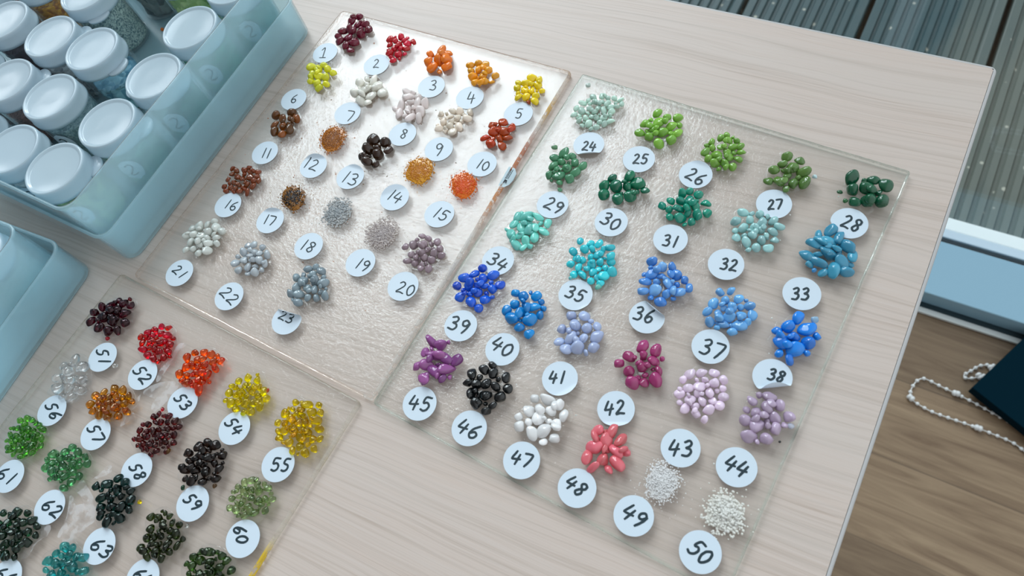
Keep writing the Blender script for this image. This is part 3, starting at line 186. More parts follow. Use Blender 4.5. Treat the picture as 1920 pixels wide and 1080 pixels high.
 33: {'c':(-1.4,186.1),'s':(((-5.9,186.9),(-5.6,187.3),(-5.3,187.6),(-5,187.9),(-4.8,188.2),(-4.5,188.3),(-4.3,188.4),(-4,188.3),(-3.8,188.1),(-3.6,187.9),(-3.5,187.7),(-3.4,187.4),(-3.4,187.1),(-3.4,186.8),(-3.4,186.4),(-3.5,186.1),(-3.7,185.8),(-4,185.5),(-4.3,185.3),(-4.5,185),(-4.6,184.9),(-4.4,184.8),(-4.1,184.9),(-3.7,184.9),(-3.4,185),(-3.1,185),(-2.8,184.8),(-2.7,184.6),(-2.5,184.3),(-2.4,184),(-2.4,183.7),(-2.4,183.3),(-2.5,182.9),(-2.6,182.5),(-2.8,182),(-3,181.7),(-3.4,181.5),(-3.7,181.4),(-4.2,181.4),(-4.6,181.3),(-5,181.2)),((-1.4,188.6),(-1.1,188.9),(-0.8,189.2),(-0.6,189.6),(-0.3,189.8),(-0,190),(0.2,190),(0.5,189.9),(0.7,189.7),(0.9,189.5),(1,189.3),(1.1,189),(1.1,188.7),(1.1,188.4),(1,188.1),(0.9,187.8),(0.8,187.5),(0.5,187.2),(0.2,186.9),(-0,186.7),(-0.1,186.5),(0.1,186.4),(0.4,186.5),(0.7,186.6),(1.1,186.6),(1.4,186.6),(1.6,186.4),(1.8,186.2),(1.9,186),(2.1,185.7),(2.1,185.3),(2.1,185),(2,184.5),(1.8,184.1),(1.7,183.7),(1.4,183.4),(1.1,183.2),(0.7,183.1),(0.3,183),(-0.2,182.9),(-0.6,182.9)))},
 34: {'c':(-163,142.7),'s':(((-167.5,145.9),(-166.9,146),(-166.4,146.2),(-165.9,146.3),(-165.4,146.4),(-165,146.4),(-164.6,146.2),(-164.3,146),(-164.1,145.6),(-163.9,145.3),(-163.8,145),(-163.8,144.7),(-163.9,144.4),(-164.1,144),(-164.3,143.7),(-164.6,143.5),(-165,143.3),(-165.5,143.2),(-166,143.1),(-166.4,143),(-166.6,142.9),(-166.4,142.7),(-166,142.6),(-165.4,142.4),(-164.9,142.2),(-164.5,142),(-164.3,141.7),(-164.1,141.3),(-164.1,141),(-164.1,140.6),(-164.1,140.3),(-164.3,139.9),(-164.7,139.5),(-165,139.1),(-165.5,138.9),(-166,138.7),(-166.5,138.7),(-167.1,138.8),(-167.7,139.1),(-168.3,139.3),(-168.9,139.5)),((-159.2,145.3),(-159.7,144.4),(-160.2,143.6),(-160.8,142.7),(-161.2,142),(-161.5,141.4),(-161.7,141),(-161.9,140.8),(-161.9,140.7),(-161.7,140.6),(-161.4,140.6),(-160.7,140.5),(-159.8,140.4),(-158.7,140.3),(-157.7,140.3),(-156.7,140.2)),((-157.2,143.1),(-159.6,137.1)))},
 35: {'c':(-111.3,140),'s':(((-116.2,143.3),(-115.7,143.5),(-115.3,143.8),(-114.9,144),(-114.5,144.1),(-114.1,144.2),(-113.8,144.1),(-113.5,143.9),(-113.3,143.7),(-113.1,143.4),(-113,143.1),(-113,142.8),(-113,142.5),(-113.1,142.2),(-113.3,141.8),(-113.5,141.6),(-113.8,141.3),(-114.2,141.2),(-114.6,141),(-115,140.8),(-115.1,140.7),(-114.9,140.6),(-114.5,140.5),(-114,140.4),(-113.6,140.4),(-113.2,140.2),(-113,140),(-112.8,139.7),(-112.7,139.3),(-112.6,139),(-112.7,138.7),(-112.8,138.3),(-113,137.9),(-113.3,137.5),(-113.6,137.2),(-114,136.9),(-114.5,136.9),(-115,136.9),(-115.5,137),(-116.1,137.1),(-116.6,137.2)),((-106,143.8),(-106.6,143.8),(-107.2,144),(-107.8,144.1),(-108.4,144.1),(-108.8,143.9),(-109.2,143.5),(-109.5,142.8),(-109.7,142),(-109.8,141.3),(-109.8,140.9),(-109.5,140.8),(-109.2,140.8),(-108.7,141),(-108.3,141.2),(-107.9,141.2),(-107.6,141),(-107.3,140.7),(-107.1,140.4),(-106.9,140),(-106.8,139.6),(-106.8,139.2),(-106.9,138.8),(-107.1,138.3),(-107.3,137.9),(-107.6,137.5),(-107.8,137.2),(-108.2,137),(-108.5,136.9),(-108.8,136.8),(-109.2,136.7),(-109.5,136.8),(-109.8,136.9),(-110.1,137.1),(-110.4,137.3),(-110.7,137.4))),'fold':(-37.6,0.9,40)},
 36: {'c':(-69.8,142.7),'s':(((-76.5,145.8),(-76.1,146.1),(-75.7,146.4),(-75.3,146.7),(-74.9,146.9),(-74.6,147),(-74.3,147),(-74,146.8),(-73.7,146.6),(-73.5,146.3),(-73.3,146),(-73.3,145.7),(-73.3,145.4),(-73.4,145),(-73.5,144.6),(-73.7,144.3),(-73.9,144),(-74.3,143.8),(-74.7,143.5),(-75.1,143.3),(-75.2,143.2),(-75,143.1),(-74.6,143),(-74.1,143.1),(-73.6,143),(-73.3,142.9),(-73,142.7),(-72.8,142.4),(-72.7,142.1),(-72.6,141.7),(-72.6,141.4),(-72.7,141),(-72.8,140.5),(-73.1,140),(-73.4,139.6),(-73.7,139.3),(-74.1,139.2),(-74.7,139.2),(-75.2,139.2),(-75.8,139.2),(-76.3,139.2)),((-67.4,147.9),(-67.9,147.3),(-68.4,146.6),(-68.9,146),(-69.3,145.3),(-69.6,144.7),(-69.9,144),(-70.1,143.3),(-70.2,142.7),(-70.3,142),(-70.3,141.5),(-70.1,141),(-69.9,140.6),(-69.6,140.2),(-69.3,139.9),(-69,139.7),(-68.7,139.7),(-68.3,139.8),(-67.9,140),(-67.6,140.3),(-67.3,140.6),(-67.1,140.9),(-67,141.3),(-66.9,141.8),(-66.8,142.2),(-66.9,142.6),(-67.1,142.9),(-67.4,143.2),(-67.7,143.4),(-68.1,143.5),(-68.4,143.5),(-68.7,143.4),(-69,143),(-69.4,142.6),(-69.7,142.2),(-70,141.9))),'fold':(70.3,0.52,120)},
 37: {'c':(-33.3,139.9),'s':(((-36.9,142.1),(-36.4,142.4),(-36,142.7),(-35.5,143),(-35,143.3),(-34.7,143.3),(-34.3,143.3),(-34,143.1),(-33.7,142.8),(-33.5,142.5),(-33.4,142.1),(-33.4,141.8),(-33.4,141.4),(-33.6,141),(-33.7,140.6),(-33.9,140.3),(-34.3,140),(-34.7,139.7),(-35.2,139.5),(-35.6,139.3),(-35.7,139.1),(-35.5,139),(-35.1,138.9),(-34.6,138.9),(-34,138.8),(-33.7,138.7),(-33.4,138.4),(-33.2,138.1),(-33.1,137.7),(-33,137.3),(-33.1,136.9),(-33.2,136.5),(-33.5,136),(-33.8,135.5),(-34.1,135.1),(-34.5,134.8),(-35,134.6),(-35.6,134.6),(-36.2,134.7),(-36.8,134.8),(-37.4,134.9)),((-30.7,143),(-30.2,143.1),(-29.7,143.2),(-29.2,143.2),(-28.7,143.3),(-28.2,143.3),(-27.8,143.3),(-27.3,143.4),(-26.8,143.3),(-26.4,143.2),(-26.2,142.9),(-26.2,142.4),(-26.3,141.7),(-26.5,140.9),(-26.8,140.1),(-27.1,139.2),(-27.5,138.4),(-27.9,137.5),(-28.3,136.5),(-28.8,135.6),(-29.3,134.6))),'fold':(74.6,0.7,15)},
 38: {'c':(0.1,136.5),'s':(((-1.7,139.8),(-1.4,140),(-1.1,140.3),(-0.8,140.5),(-0.5,140.7),(-0.2,140.7),(0,140.7),(0.2,140.6),(0.4,140.4),(0.5,140.2),(0.6,140),(0.7,139.8),(0.6,139.5),(0.6,139.2),(0.5,138.9),(0.3,138.7),(0.1,138.5),(-0.2,138.3),(-0.5,138.1),(-0.7,137.9),(-0.8,137.8),(-0.7,137.7),(-0.4,137.7),(-0.1,137.7),(0.3,137.7),(0.5,137.6),(0.7,137.4),(0.8,137.2),(0.9,137),(1,136.7),(1,136.4),(0.9,136.1),(0.7,135.7),(0.5,135.4),(0.3,135.1),(0,134.8),(-0.3,134.7),(-0.6,134.7),(-1,134.7),(-1.4,134.7),(-1.8,134.8)),((5.1,140.7),(4.8,140.9),(4.6,141),(4.3,141.1),(4.1,141.2),(3.9,141.2),(3.6,141),(3.4,140.8),(3.1,140.5),(3,140.2),(2.9,139.9),(3,139.7),(3.3,139.4),(3.5,139.1),(3.8,138.8),(4.1,138.5),(4.3,138.2),(4.5,137.9),(4.7,137.6),(4.8,137.3),(4.8,137),(4.7,136.6),(4.5,136.2),(4.3,135.8),(4,135.4),(3.8,135.3),(3.5,135.2),(3.2,135.4),(3,135.6),(2.7,135.9),(2.6,136.1),(2.7,136.5),(2.8,136.9),(3.1,137.3),(3.3,137.7),(3.6,138),(3.8,138.3),(4.1,138.5),(4.4,138.7),(4.7,139),(4.9,139.2),(5,139.5),(5.1,139.8),(5.1,140.1),(5.1,140.4),(5.1,140.7))),'fold':(-59.7,0.48,140)},
 39: {'c':(-163.3,97.5),'s':(((-170,100.3),(-169.6,100.6),(-169.1,100.9),(-168.6,101.2),(-168.1,101.5),(-167.7,101.6),(-167.3,101.5),(-167,101.3),(-166.6,101.1),(-166.4,100.8),(-166.2,100.5),(-166.2,100.2),(-166.2,99.8),(-166.3,99.4),(-166.4,99.1),(-166.6,98.7),(-166.9,98.4),(-167.4,98.2),(-167.9,97.9),(-168.3,97.7),(-168.4,97.5),(-168.2,97.5),(-167.7,97.4),(-167.1,97.4),(-166.5,97.4),(-166.1,97.2),(-165.8,97),(-165.6,96.7),(-165.4,96.3),(-165.3,96),(-165.3,95.6),(-165.4,95.2),(-165.6,94.7),(-165.9,94.2),(-166.2,93.8),(-166.6,93.5),(-167.2,93.4),(-167.8,93.3),(-168.4,93.4),(-169.1,93.5),(-169.8,93.5)),((-159,100.6),(-159.4,100.9),(-159.8,101.2),(-160.2,101.5),(-160.6,101.7),(-161,101.8),(-161.4,101.7),(-161.8,101.4),(-162.2,101),(-162.6,100.6),(-162.8,100.3),(-162.8,99.9),(-162.7,99.4),(-162.5,98.9),(-162.3,98.5),(-162.1,98.3),(-161.8,98.1),(-161.4,98.1),(-161,98.1),(-160.6,98.2),(-160.2,98.4),(-159.9,98.8),(-159.5,99.4),(-159.2,100),(-159,100.5),(-158.8,100.6),(-158.8,100.3),(-158.8,99.6),(-158.9,98.8),(-159.1,97.9),(-159.2,97.1),(-159.5,96.4),(-159.7,95.7),(-160,95),(-160.3,94.3),(-160.6,93.6)))},
 40: {'c':(-134.4,94.5),'s':(((-138.3,100.3),(-138.8,99.4),(-139.3,98.5),(-139.8,97.6),(-140.3,96.9),(-140.6,96.3),(-140.8,95.9),(-140.9,95.7),(-140.9,95.6),(-140.7,95.5),(-140.4,95.4),(-139.7,95.4),(-138.8,95.4),(-137.7,95.4),(-136.7,95.4),(-135.6,95.5)),((-136.2,98.2),(-138.5,92.1)),((-130.7,99),(-131.1,98.7),(-131.6,98.5),(-132,98.2),(-132.4,98),(-132.8,97.6),(-133.1,97.1),(-133.3,96.6),(-133.5,96),(-133.7,95.4),(-133.7,94.8),(-133.7,94.2),(-133.6,93.5),(-133.4,92.9),(-133.1,92.3),(-132.9,91.9),(-132.6,91.7),(-132.2,91.6),(-131.8,91.7),(-131.4,91.8),(-131,92.1),(-130.6,92.5),(-130.2,93),(-129.8,93.5),(-129.5,94.2),(-129.2,94.7),(-129.1,95.3),(-129.1,95.9),(-129.2,96.6),(-129.3,97.1),(-129.4,97.6),(-129.6,98),(-129.9,98.3),(-130.2,98.5),(-130.4,98.7),(-130.7,99)))},
 41: {'c':(-97.8,92.2),'s':(((-102.8,94.4),(-102.8,93.5),(-102.8,92.6),(-102.8,91.8),(-102.8,91.1),(-102.8,90.5),(-102.8,90.1),(-102.8,89.9),(-102.7,89.8),(-102.6,89.9),(-102.3,90),(-101.9,90.2),(-101.3,90.5),(-100.6,91),(-99.9,91.4),(-99.3,91.8)),((-100.7,93.7),(-99.9,88.3)),((-97.2,96.9),(-96,90))),'fold':(-34.2,0.7,15)},
 42: {'c':(-64.1,89.2),'s':(((-69.2,91.3),(-69.2,90.3),(-69.1,89.4),(-69.1,88.4),(-69,87.6),(-68.9,87),(-68.9,86.6),(-68.9,86.4),(-68.8,86.3),(-68.7,86.3),(-68.4,86.5),(-67.9,86.8),(-67.3,87.2),(-66.6,87.8),(-65.9,88.3),(-65.3,88.8)),((-66.9,90.7),(-65.7,84.8)),((-64.6,92.3),(-64.5,92.7),(-64.3,93.2),(-64.2,93.6),(-64,93.9),(-63.8,94.2),(-63.5,94.3),(-63.1,94.3),(-62.8,94.3),(-62.4,94.1),(-62.2,94),(-62,93.7),(-61.9,93.4),(-61.8,93),(-61.8,92.5),(-61.8,91.9),(-62,91),(-62.2,89.8),(-62.5,88.6),(-62.8,87.5),(-62.8,86.9),(-62.7,86.7),(-62.4,86.9),(-62,87.3),(-61.6,87.7),(-61.3,88),(-60.9,88.2),(-60.5,88.3),(-60.1,88.5),(-59.6,88.6),(-59.2,88.8))),'fold':(-64.4,0.72,30)},
 43: {'c':(-27.3,84.2),'s':(((-31.3,86.7),(-31.4,85.7),(-31.6,84.7),(-31.7,83.6),(-31.8,82.7),(-31.9,82),(-31.9,81.6),(-31.9,81.4),(-31.9,81.2),(-31.7,81.3),(-31.4,81.4),(-30.9,81.6),(-30.1,82),(-29.3,82.5),(-28.4,83),(-27.6,83.4)),((-29,85.7),(-28.8,79.1)),((-26.4,87.6),(-26.1,87.9),(-25.7,88.3),(-25.4,88.7),(-25,89.1),(-24.7,89.3),(-24.4,89.3),(-24,89.2),(-23.7,89),(-23.5,88.8),(-23.3,88.6),(-23.2,88.3),(-23.2,87.9),(-23.2,87.5),(-23.3,87.2),(-23.4,86.8),(-23.7,86.5),(-24,86.1),(-24.4,85.7),(-24.7,85.5),(-24.8,85.3),(-24.6,85.2),(-24.2,85.3),(-23.7,85.4),(-23.2,85.5),(-22.9,85.5),(-22.6,85.3),(-22.4,85.1),(-22.2,84.8),(-22,84.5),(-22,84.1),(-22,83.7),(-22.2,83.2),(-22.3,82.7),(-22.6,82.2),(-22.9,81.8),(-23.3,81.6),(-23.8,81.4),(-24.3,81.3),(-24.9,81.2),(-25.4,81.1)))},
 44: {'c':(-0.1,86.7),'s':(((-2.7,91.2),(-3.2,90.3),(-3.7,89.4),(-4.2,88.5),(-4.6,87.7),(-4.9,87.1),(-5.1,86.7),(-5.2,86.5),(-5.2,86.4),(-5.1,86.3),(-4.7,86.3),(-4.2,86.3),(-3.4,86.4),(-2.5,86.5),(-1.6,86.6),(-0.7,86.7)),((-1.1,89.3),(-3.3,83.2)),((3.1,90.9),(2.6,90),(2.1,89.1),(1.6,88.2),(1.2,87.5),(0.9,86.9),(0.7,86.5),(0.6,86.2),(0.6,86.1),(0.7,86.1),(1,86.1),(1.6,86.1),(2.4,86.1),(3.3,86.2),(4.2,86.3),(5,86.4)),((4.7,89.1),(2.4,83)))},
 45: {'c':(-161.8,48.2),'s':(((-166.5,51),(-166.6,50),(-166.7,49),(-166.8,48),(-166.9,47.2),(-166.9,46.5),(-167,46.1),(-167,45.9),(-166.9,45.8),(-166.8,45.8),(-166.4,45.9),(-165.8,46.1),(-165,46.4),(-164.1,46.8),(-163.1,47.3),(-162.2,47.7)),((-163.9,49.9),(-163.4,43.6)),((-156.6,53.7),(-157.3,53.5),(-158,53.5),(-158.7,53.3),(-159.3,53.2),(-159.8,52.8),(-160,52.2),(-160.1,51.5),(-160.1,50.6),(-160,49.9),(-159.8,49.5),(-159.6,49.4),(-159.2,49.6),(-158.8,50),(-158.3,50.3),(-157.9,50.4),(-157.5,50.3),(-157.1,50.1),(-156.8,49.9),(-156.5,49.6),(-156.2,49.2),(-156.1,48.8),(-156.1,48.3),(-156.2,47.8),(-156.3,47.3),(-156.4,46.8),(-156.6,46.5),(-156.9,46.2),(-157.2,45.9),(-157.5,45.7),(-157.9,45.5),(-158.2,45.4),(-158.6,45.5),(-159,45.5),(-159.4,45.6),(-159.8,45.7)))},
 46: {'c':(-129.8,47.9),'s':(((-133.4,51.3),(-133.8,50.4),(-134.2,49.5),(-134.7,48.6),(-135,47.8),(-135.3,47.2),(-135.4,46.8),(-135.5,46.6),(-135.5,46.5),(-135.4,46.4),(-135,46.4),(-134.4,46.5),(-133.5,46.6),(-132.4,46.7),(-131.4,46.9),(-130.4,47)),((-131.2,49.6),(-132.9,43.5)),((-124.2,51.4),(-124.8,50.9),(-125.5,50.3),(-126.1,49.7),(-126.7,49.2),(-127.2,48.6),(-127.6,48),(-127.9,47.3),(-128.1,46.7),(-128.3,46.1),(-128.4,45.6),(-128.3,45.1),(-128.1,44.6),(-127.8,44.2),(-127.5,43.9),(-127.2,43.7),(-126.8,43.7),(-126.4,43.8),(-126,43.9),(-125.6,44.1),(-125.2,44.4),(-124.9,44.7),(-124.7,45.1),(-124.5,45.5),(-124.4,45.9),(-124.4,46.3),(-124.6,46.6),(-124.9,46.9),(-125.2,47.1),(-125.6,47.3),(-126,47.3),(-126.3,47.2),(-126.7,46.9),(-127.2,46.6),(-127.6,46.2),(-128,45.9)))},
 47: {'c':(-96.6,44.9),'s':(((-100.5,48.3),(-100.7,47.5),(-100.9,46.6),(-101.2,45.7),(-101.4,45),(-101.5,44.4),(-101.5,44),(-101.6,43.8),(-101.6,43.7),(-101.4,43.7),(-101.1,43.7),(-100.6,43.9),(-99.8,44.1),(-99,44.4),(-98.1,44.7),(-97.3,45)),((-98.4,47.2),(-98.9,41.5)),((-96.1,48.8),(-95.7,48.9),(-95.2,49),(-94.8,49.2),(-94.4,49.3),(-93.9,49.4),(-93.5,49.4),(-93.1,49.5),(-92.7,49.6),(-92.3,49.5),(-92.1,49.3),(-92,48.9),(-92.1,48.4),(-92.2,47.7),(-92.3,47.1),(-92.5,46.4),(-92.7,45.7),(-93,44.9),(-93.3,44.1),(-93.7,43.3),(-94,42.5)))},
 48: {'c':(-65.1,44.6),'s':(((-68,49.2),(-68.5,48.5),(-69.1,47.8),(-69.7,47.1),(-70.2,46.4),(-70.5,45.9),(-70.7,45.6),(-70.9,45.4),(-70.9,45.3),(-70.7,45.3),(-70.4,45.2),(-69.9,45.1),(-69.1,45.1),(-68.2,45.1),(-67.3,45),(-66.5,45)),((-66.6,47.4),(-69.4,42.3)),((-60.5,47),(-60.8,47.3),(-61.1,47.5),(-61.3,47.8),(-61.6,47.9),(-61.9,48),(-62.3,48),(-62.7,47.8),(-63.1,47.6),(-63.4,47.3),(-63.5,47),(-63.5,46.7),(-63.3,46.3),(-63.1,45.8),(-62.8,45.4),(-62.6,45),(-62.5,44.6),(-62.3,44.2),(-62.2,43.8),(-62.2,43.4),(-62.2,43.1),(-62.5,42.7),(-62.9,42.3),(-63.3,42),(-63.8,41.7),(-64.1,41.6),(-64.5,41.7),(-64.8,42),(-65.1,42.3),(-65.2,42.7),(-65.3,43),(-65.1,43.3),(-64.7,43.7),(-64.3,44.1),(-63.9,44.4),(-63.4,44.7),(-63,44.9),(-62.5,45),(-62.1,45.1),(-61.7,45.3),(-61.3,45.5),(-61.1,45.7),(-60.9,46),(-60.8,46.4),(-60.7,46.7),(-60.5,47)))},
 49: {'c':(-35,44.6),'s':(((-36.8,49.1),(-37.4,48.3),(-38,47.4),(-38.6,46.6),(-39.1,45.9),(-39.5,45.3),(-39.7,44.9),(-39.9,44.7),(-39.9,44.6),(-39.8,44.6),(-39.4,44.5),(-38.8,44.4),(-38,44.4),(-37,44.4),(-36,44.4),(-35.1,44.4)),((-35.2,47.1),(-38.2,41.3)),((-29,46.4),(-29.2,46.7),(-29.4,47.1),(-29.7,47.4),(-29.9,47.7),(-30.2,47.8),(-30.6,47.8),(-31.1,47.6),(-31.5,47.4),(-31.9,47.1),(-32.2,46.8),(-32.4,46.5),(-32.5,46.1),(-32.5,45.6),(-32.5,45.2),(-32.3,44.9),(-32.1,44.7),(-31.8,44.6),(-31.5,44.6),(-31.1,44.6),(-30.7,44.7),(-30.3,45),(-29.8,45.4),(-29.4,45.9),(-29,46.3),(-28.8,46.3),(-28.9,46),(-29.2,45.5),(-29.5,44.8),(-29.9,44),(-30.4,43.4),(-30.8,42.8),(-31.3,42.2),(-31.8,41.6),(-32.3,41.1),(-32.8,40.5)))},
 50: {'c':(-1.3,43.1),'s':(((0.2,46.4),(-0.3,46.7),(-0.8,47),(-1.4,47.2),(-1.9,47.4),(-2.4,47.3),(-2.9,47),(-3.5,46.4),(-4,45.8),(-4.4,45.2),(-4.5,44.7),(-4.4,44.6),(-4,44.5),(-3.5,44.6),(-3,44.6),(-2.7,44.5),(-2.5,44.2),(-2.3,43.9),(-2.2,43.5),(-2.2,43.1),(-2.3,42.8),(-2.5,42.4),(-2.8,42),(-3.1,41.6),(-3.5,41.2),(-3.9,41),(-4.2,40.8),(-4.6,40.7),(-5,40.6),(-5.4,40.6),(-5.7,40.6),(-6,40.8),(-6.2,41),(-6.4,41.2),(-6.6,41.5),(-6.9,41.7)),((3.3,45.3),(2.9,45.2),(2.4,45),(2,44.8),(1.6,44.6),(1.2,44.4),(0.8,44),(0.5,43.5),(0.1,43),(-0.2,42.5),(-0.4,42),(-0.5,41.4),(-0.6,40.8),(-0.6,40.2),(-0.6,39.6),(-0.5,39.2),(-0.3,39),(-0,38.9),(0.3,38.9),(0.7,39),(1.1,39.2),(1.5,39.4),(2,39.8),(2.5,40.3),(3,40.8),(3.3,41.3),(3.6,41.8),(3.7,42.4),(3.9,42.9),(3.9,43.4),(4,43.9),(3.9,44.3),(3.8,44.6),(3.6,44.8),(3.4,45.1),(3.3,45.3)))},
 51: {'c':(-364.7,-10.9),'s':(((-361.6,-8.2),(-362,-7.9),(-362.5,-7.5),(-362.9,-7.2),(-363.4,-6.9),(-363.9,-6.7),(-364.6,-6.7),(-365.3,-6.8),(-366.1,-6.9),(-366.7,-7.2),(-367.1,-7.4),(-367.1,-7.8),(-366.8,-8.2),(-366.4,-8.7),(-366.1,-9.1),(-366,-9.5),(-366.3,-9.8),(-366.7,-10),(-367.2,-10.3),(-367.8,-10.4),(-368.3,-10.5),(-368.9,-10.6),(-369.4,-10.5),(-370,-10.4),(-370.5,-10.2),(-370.9,-10.1),(-371.2,-9.9),(-371.4,-9.7),(-371.6,-9.4),(-371.7,-9.1),(-371.9,-8.9)),((-357.2,-10.8),(-365.2,-14.1)))},
 52: {'c':(-330.7,-8.4),'s':(((-329.8,-5.3),(-330.4,-5.2),(-331,-4.9),(-331.6,-4.7),(-332.1,-4.6),(-332.7,-4.6),(-333.3,-4.7),(-333.9,-5),(-334.5,-5.4),(-334.9,-5.8),(-335.1,-6.1),(-334.9,-6.5),(-334.4,-6.8),(-333.9,-7.2),(-333.3,-7.5),(-333.1,-7.9),(-333.1,-8.3),(-333.4,-8.6),(-333.7,-9),(-334.1,-9.4),(-334.5,-9.6),(-335,-9.8),(-335.5,-9.9),(-336,-9.9),(-336.6,-9.9),(-337,-9.9),(-337.4,-9.8),(-337.7,-9.6),(-338,-9.4),(-338.3,-9.2),(-338.6,-9)),((-328,-7),(-327.4,-6.9),(-326.9,-6.7),(-326.4,-6.6),(-325.9,-6.6),(-325.5,-6.6),(-325.1,-6.7),(-324.7,-7),(-324.5,-7.3),(-324.3,-7.6),(-324.2,-7.9),(-324.3,-8.2),(-324.4,-8.4),(-324.7,-8.7),(-325.1,-9),(-325.7,-9.3),(-326.7,-9.8),(-328.1,-10.2),(-329.5,-10.7),(-330.7,-11.1),(-331.4,-11.5),(-331.4,-11.7),(-330.9,-11.8),(-330.2,-11.8),(-329.5,-11.9),(-328.8,-12),(-328.3,-12.2),(-327.8,-12.4),(-327.3,-12.6),(-326.7,-12.9),(-326.2,-13.1)))},
 53: {'c':(-294.3,-11),'s':(((-293.3,-7.7),(-293.8,-7.5),(-294.3,-7.3),(-294.8,-7.1),(-295.3,-7),(-295.8,-7),(-296.3,-7.2),(-296.9,-7.4),(-297.4,-7.8),(-297.8,-8.1),(-298,-8.5),(-297.9,-8.8),(-297.5,-9.1),(-296.9,-9.4),(-296.5,-9.7),(-296.3,-10.1),(-296.3,-10.4),(-296.5,-10.8),(-296.9,-11.1),(-297.2,-11.4),(-297.6,-11.6),(-298,-11.8),(-298.5,-11.9),(-299,-11.9),(-299.4,-11.9),(-299.8,-11.9),(-300.1,-11.8),(-300.4,-11.7),(-300.7,-11.5),(-300.9,-11.3),(-301.2,-11.1)),((-291.6,-8.8),(-291.1,-8.8),(-290.5,-8.8),(-289.9,-8.8),(-289.4,-8.8),(-289,-8.8),(-288.7,-9),(-288.5,-9.2),(-288.4,-9.5),(-288.3,-9.8),(-288.3,-10),(-288.4,-10.2),(-288.6,-10.4),(-288.8,-10.6),(-289.1,-10.8),(-289.5,-11),(-289.9,-11),(-290.4,-11),(-291,-11),(-291.4,-11),(-291.6,-11.1),(-291.4,-11.2),(-291,-11.4),(-290.5,-11.6),(-290.1,-11.8),(-289.8,-12),(-289.6,-12.3),(-289.6,-12.6),(-289.6,-12.8),(-289.7,-13.1),(-289.9,-13.3),(-290.1,-13.6),(-290.6,-13.8),(-291,-14),(-291.5,-14.1),(-292,-14.2),(-292.5,-14.1),(-293.1,-13.9),(-293.6,-13.7),(-294.2,-13.4),(-294.7,-13.2)))},
 54: {'c':(-254.2,-9.3),'s':(((-254,-5.6),(-254.5,-5.4),(-255,-5.2),(-255.5,-5.1),(-256,-4.9),(-256.5,-5),(-257,-5.1),(-257.5,-5.4),(-258,-5.8),(-258.4,-6.1),(-258.6,-6.5),(-258.4,-6.8),(-258,-7.1),(-257.5,-7.4),(-257.1,-7.8),(-256.8,-8.1),(-256.9,-8.4),(-257.1,-8.8),(-257.4,-9.2),(-257.8,-9.5),(-258.1,-9.7),(-258.5,-9.9),(-259,-10),(-259.5,-10.1),(-259.9,-10.1),(-260.3,-10),(-260.6,-10),(-260.9,-9.8),(-261.1,-9.6),(-261.4,-9.4),(-261.6,-9.3)),((-250.7,-6.4),(-251.4,-6.9),(-252.1,-7.5),(-252.9,-8),(-253.5,-8.5),(-253.9,-8.9),(-254.2,-9.2),(-254.4,-9.3),(-254.4,-9.4),(-254.3,-9.5),(-254,-9.6),(-253.4,-9.7),(-252.5,-9.9),(-251.5,-10.1),(-250.5,-10.2),(-249.5,-10.4)),((-249.3,-8.3),(-253.1,-12.4)))},
 55: {'c':(-217.5,-14.5),'s':(((-217.8,-11.2),(-218.4,-11.4),(-219.1,-11.6),(-219.8,-11.8),(-220.3,-12.1),(-220.7,-12.4),(-220.8,-12.9),(-220.8,-13.6),(-220.6,-14.4),(-220.4,-15),(-220.2,-15.3),(-219.9,-15.3),(-219.6,-15.1),(-219.2,-14.7),(-218.9,-14.4),(-218.5,-14.3),(-218.1,-14.3),(-217.7,-14.4),(-217.3,-14.6),(-217,-14.8),(-216.7,-15.1),(-216.6,-15.4),(-216.5,-15.8),(-216.4,-16.3),(-216.4,-16.7),(-216.5,-17.1),(-216.7,-17.5),(-216.9,-17.8),(-217.1,-18.1),(-217.4,-18.3),(-217.7,-18.5),(-218,-18.6),(-218.4,-18.6),(-218.8,-18.6),(-219.2,-18.6),(-219.5,-18.6)),((-212.3,-8.9),(-212.8,-9.1),(-213.3,-9.2),(-213.8,-9.4),(-214.2,-9.6),(-214.5,-9.9),(-214.7,-10.3),(-214.8,-10.9),(-214.8,-11.5),(-214.7,-12),(-214.5,-12.4),(-214.1,-12.5),(-213.5,-12.5),(-212.9,-12.4),(-212.3,-12.4),(-211.9,-12.5),(-211.6,-12.8),(-211.4,-13.2),(-211.2,-13.6),(-211.2,-14.1),(-211.2,-14.5),(-211.3,-14.9),(-211.5,-15.2),(-211.7,-15.6),(-212,-15.8),(-212.3,-16.1),(-212.6,-16.2),(-212.9,-16.2),(-213.2,-16.3),(-213.5,-16.3),(-213.9,-16.3)))},
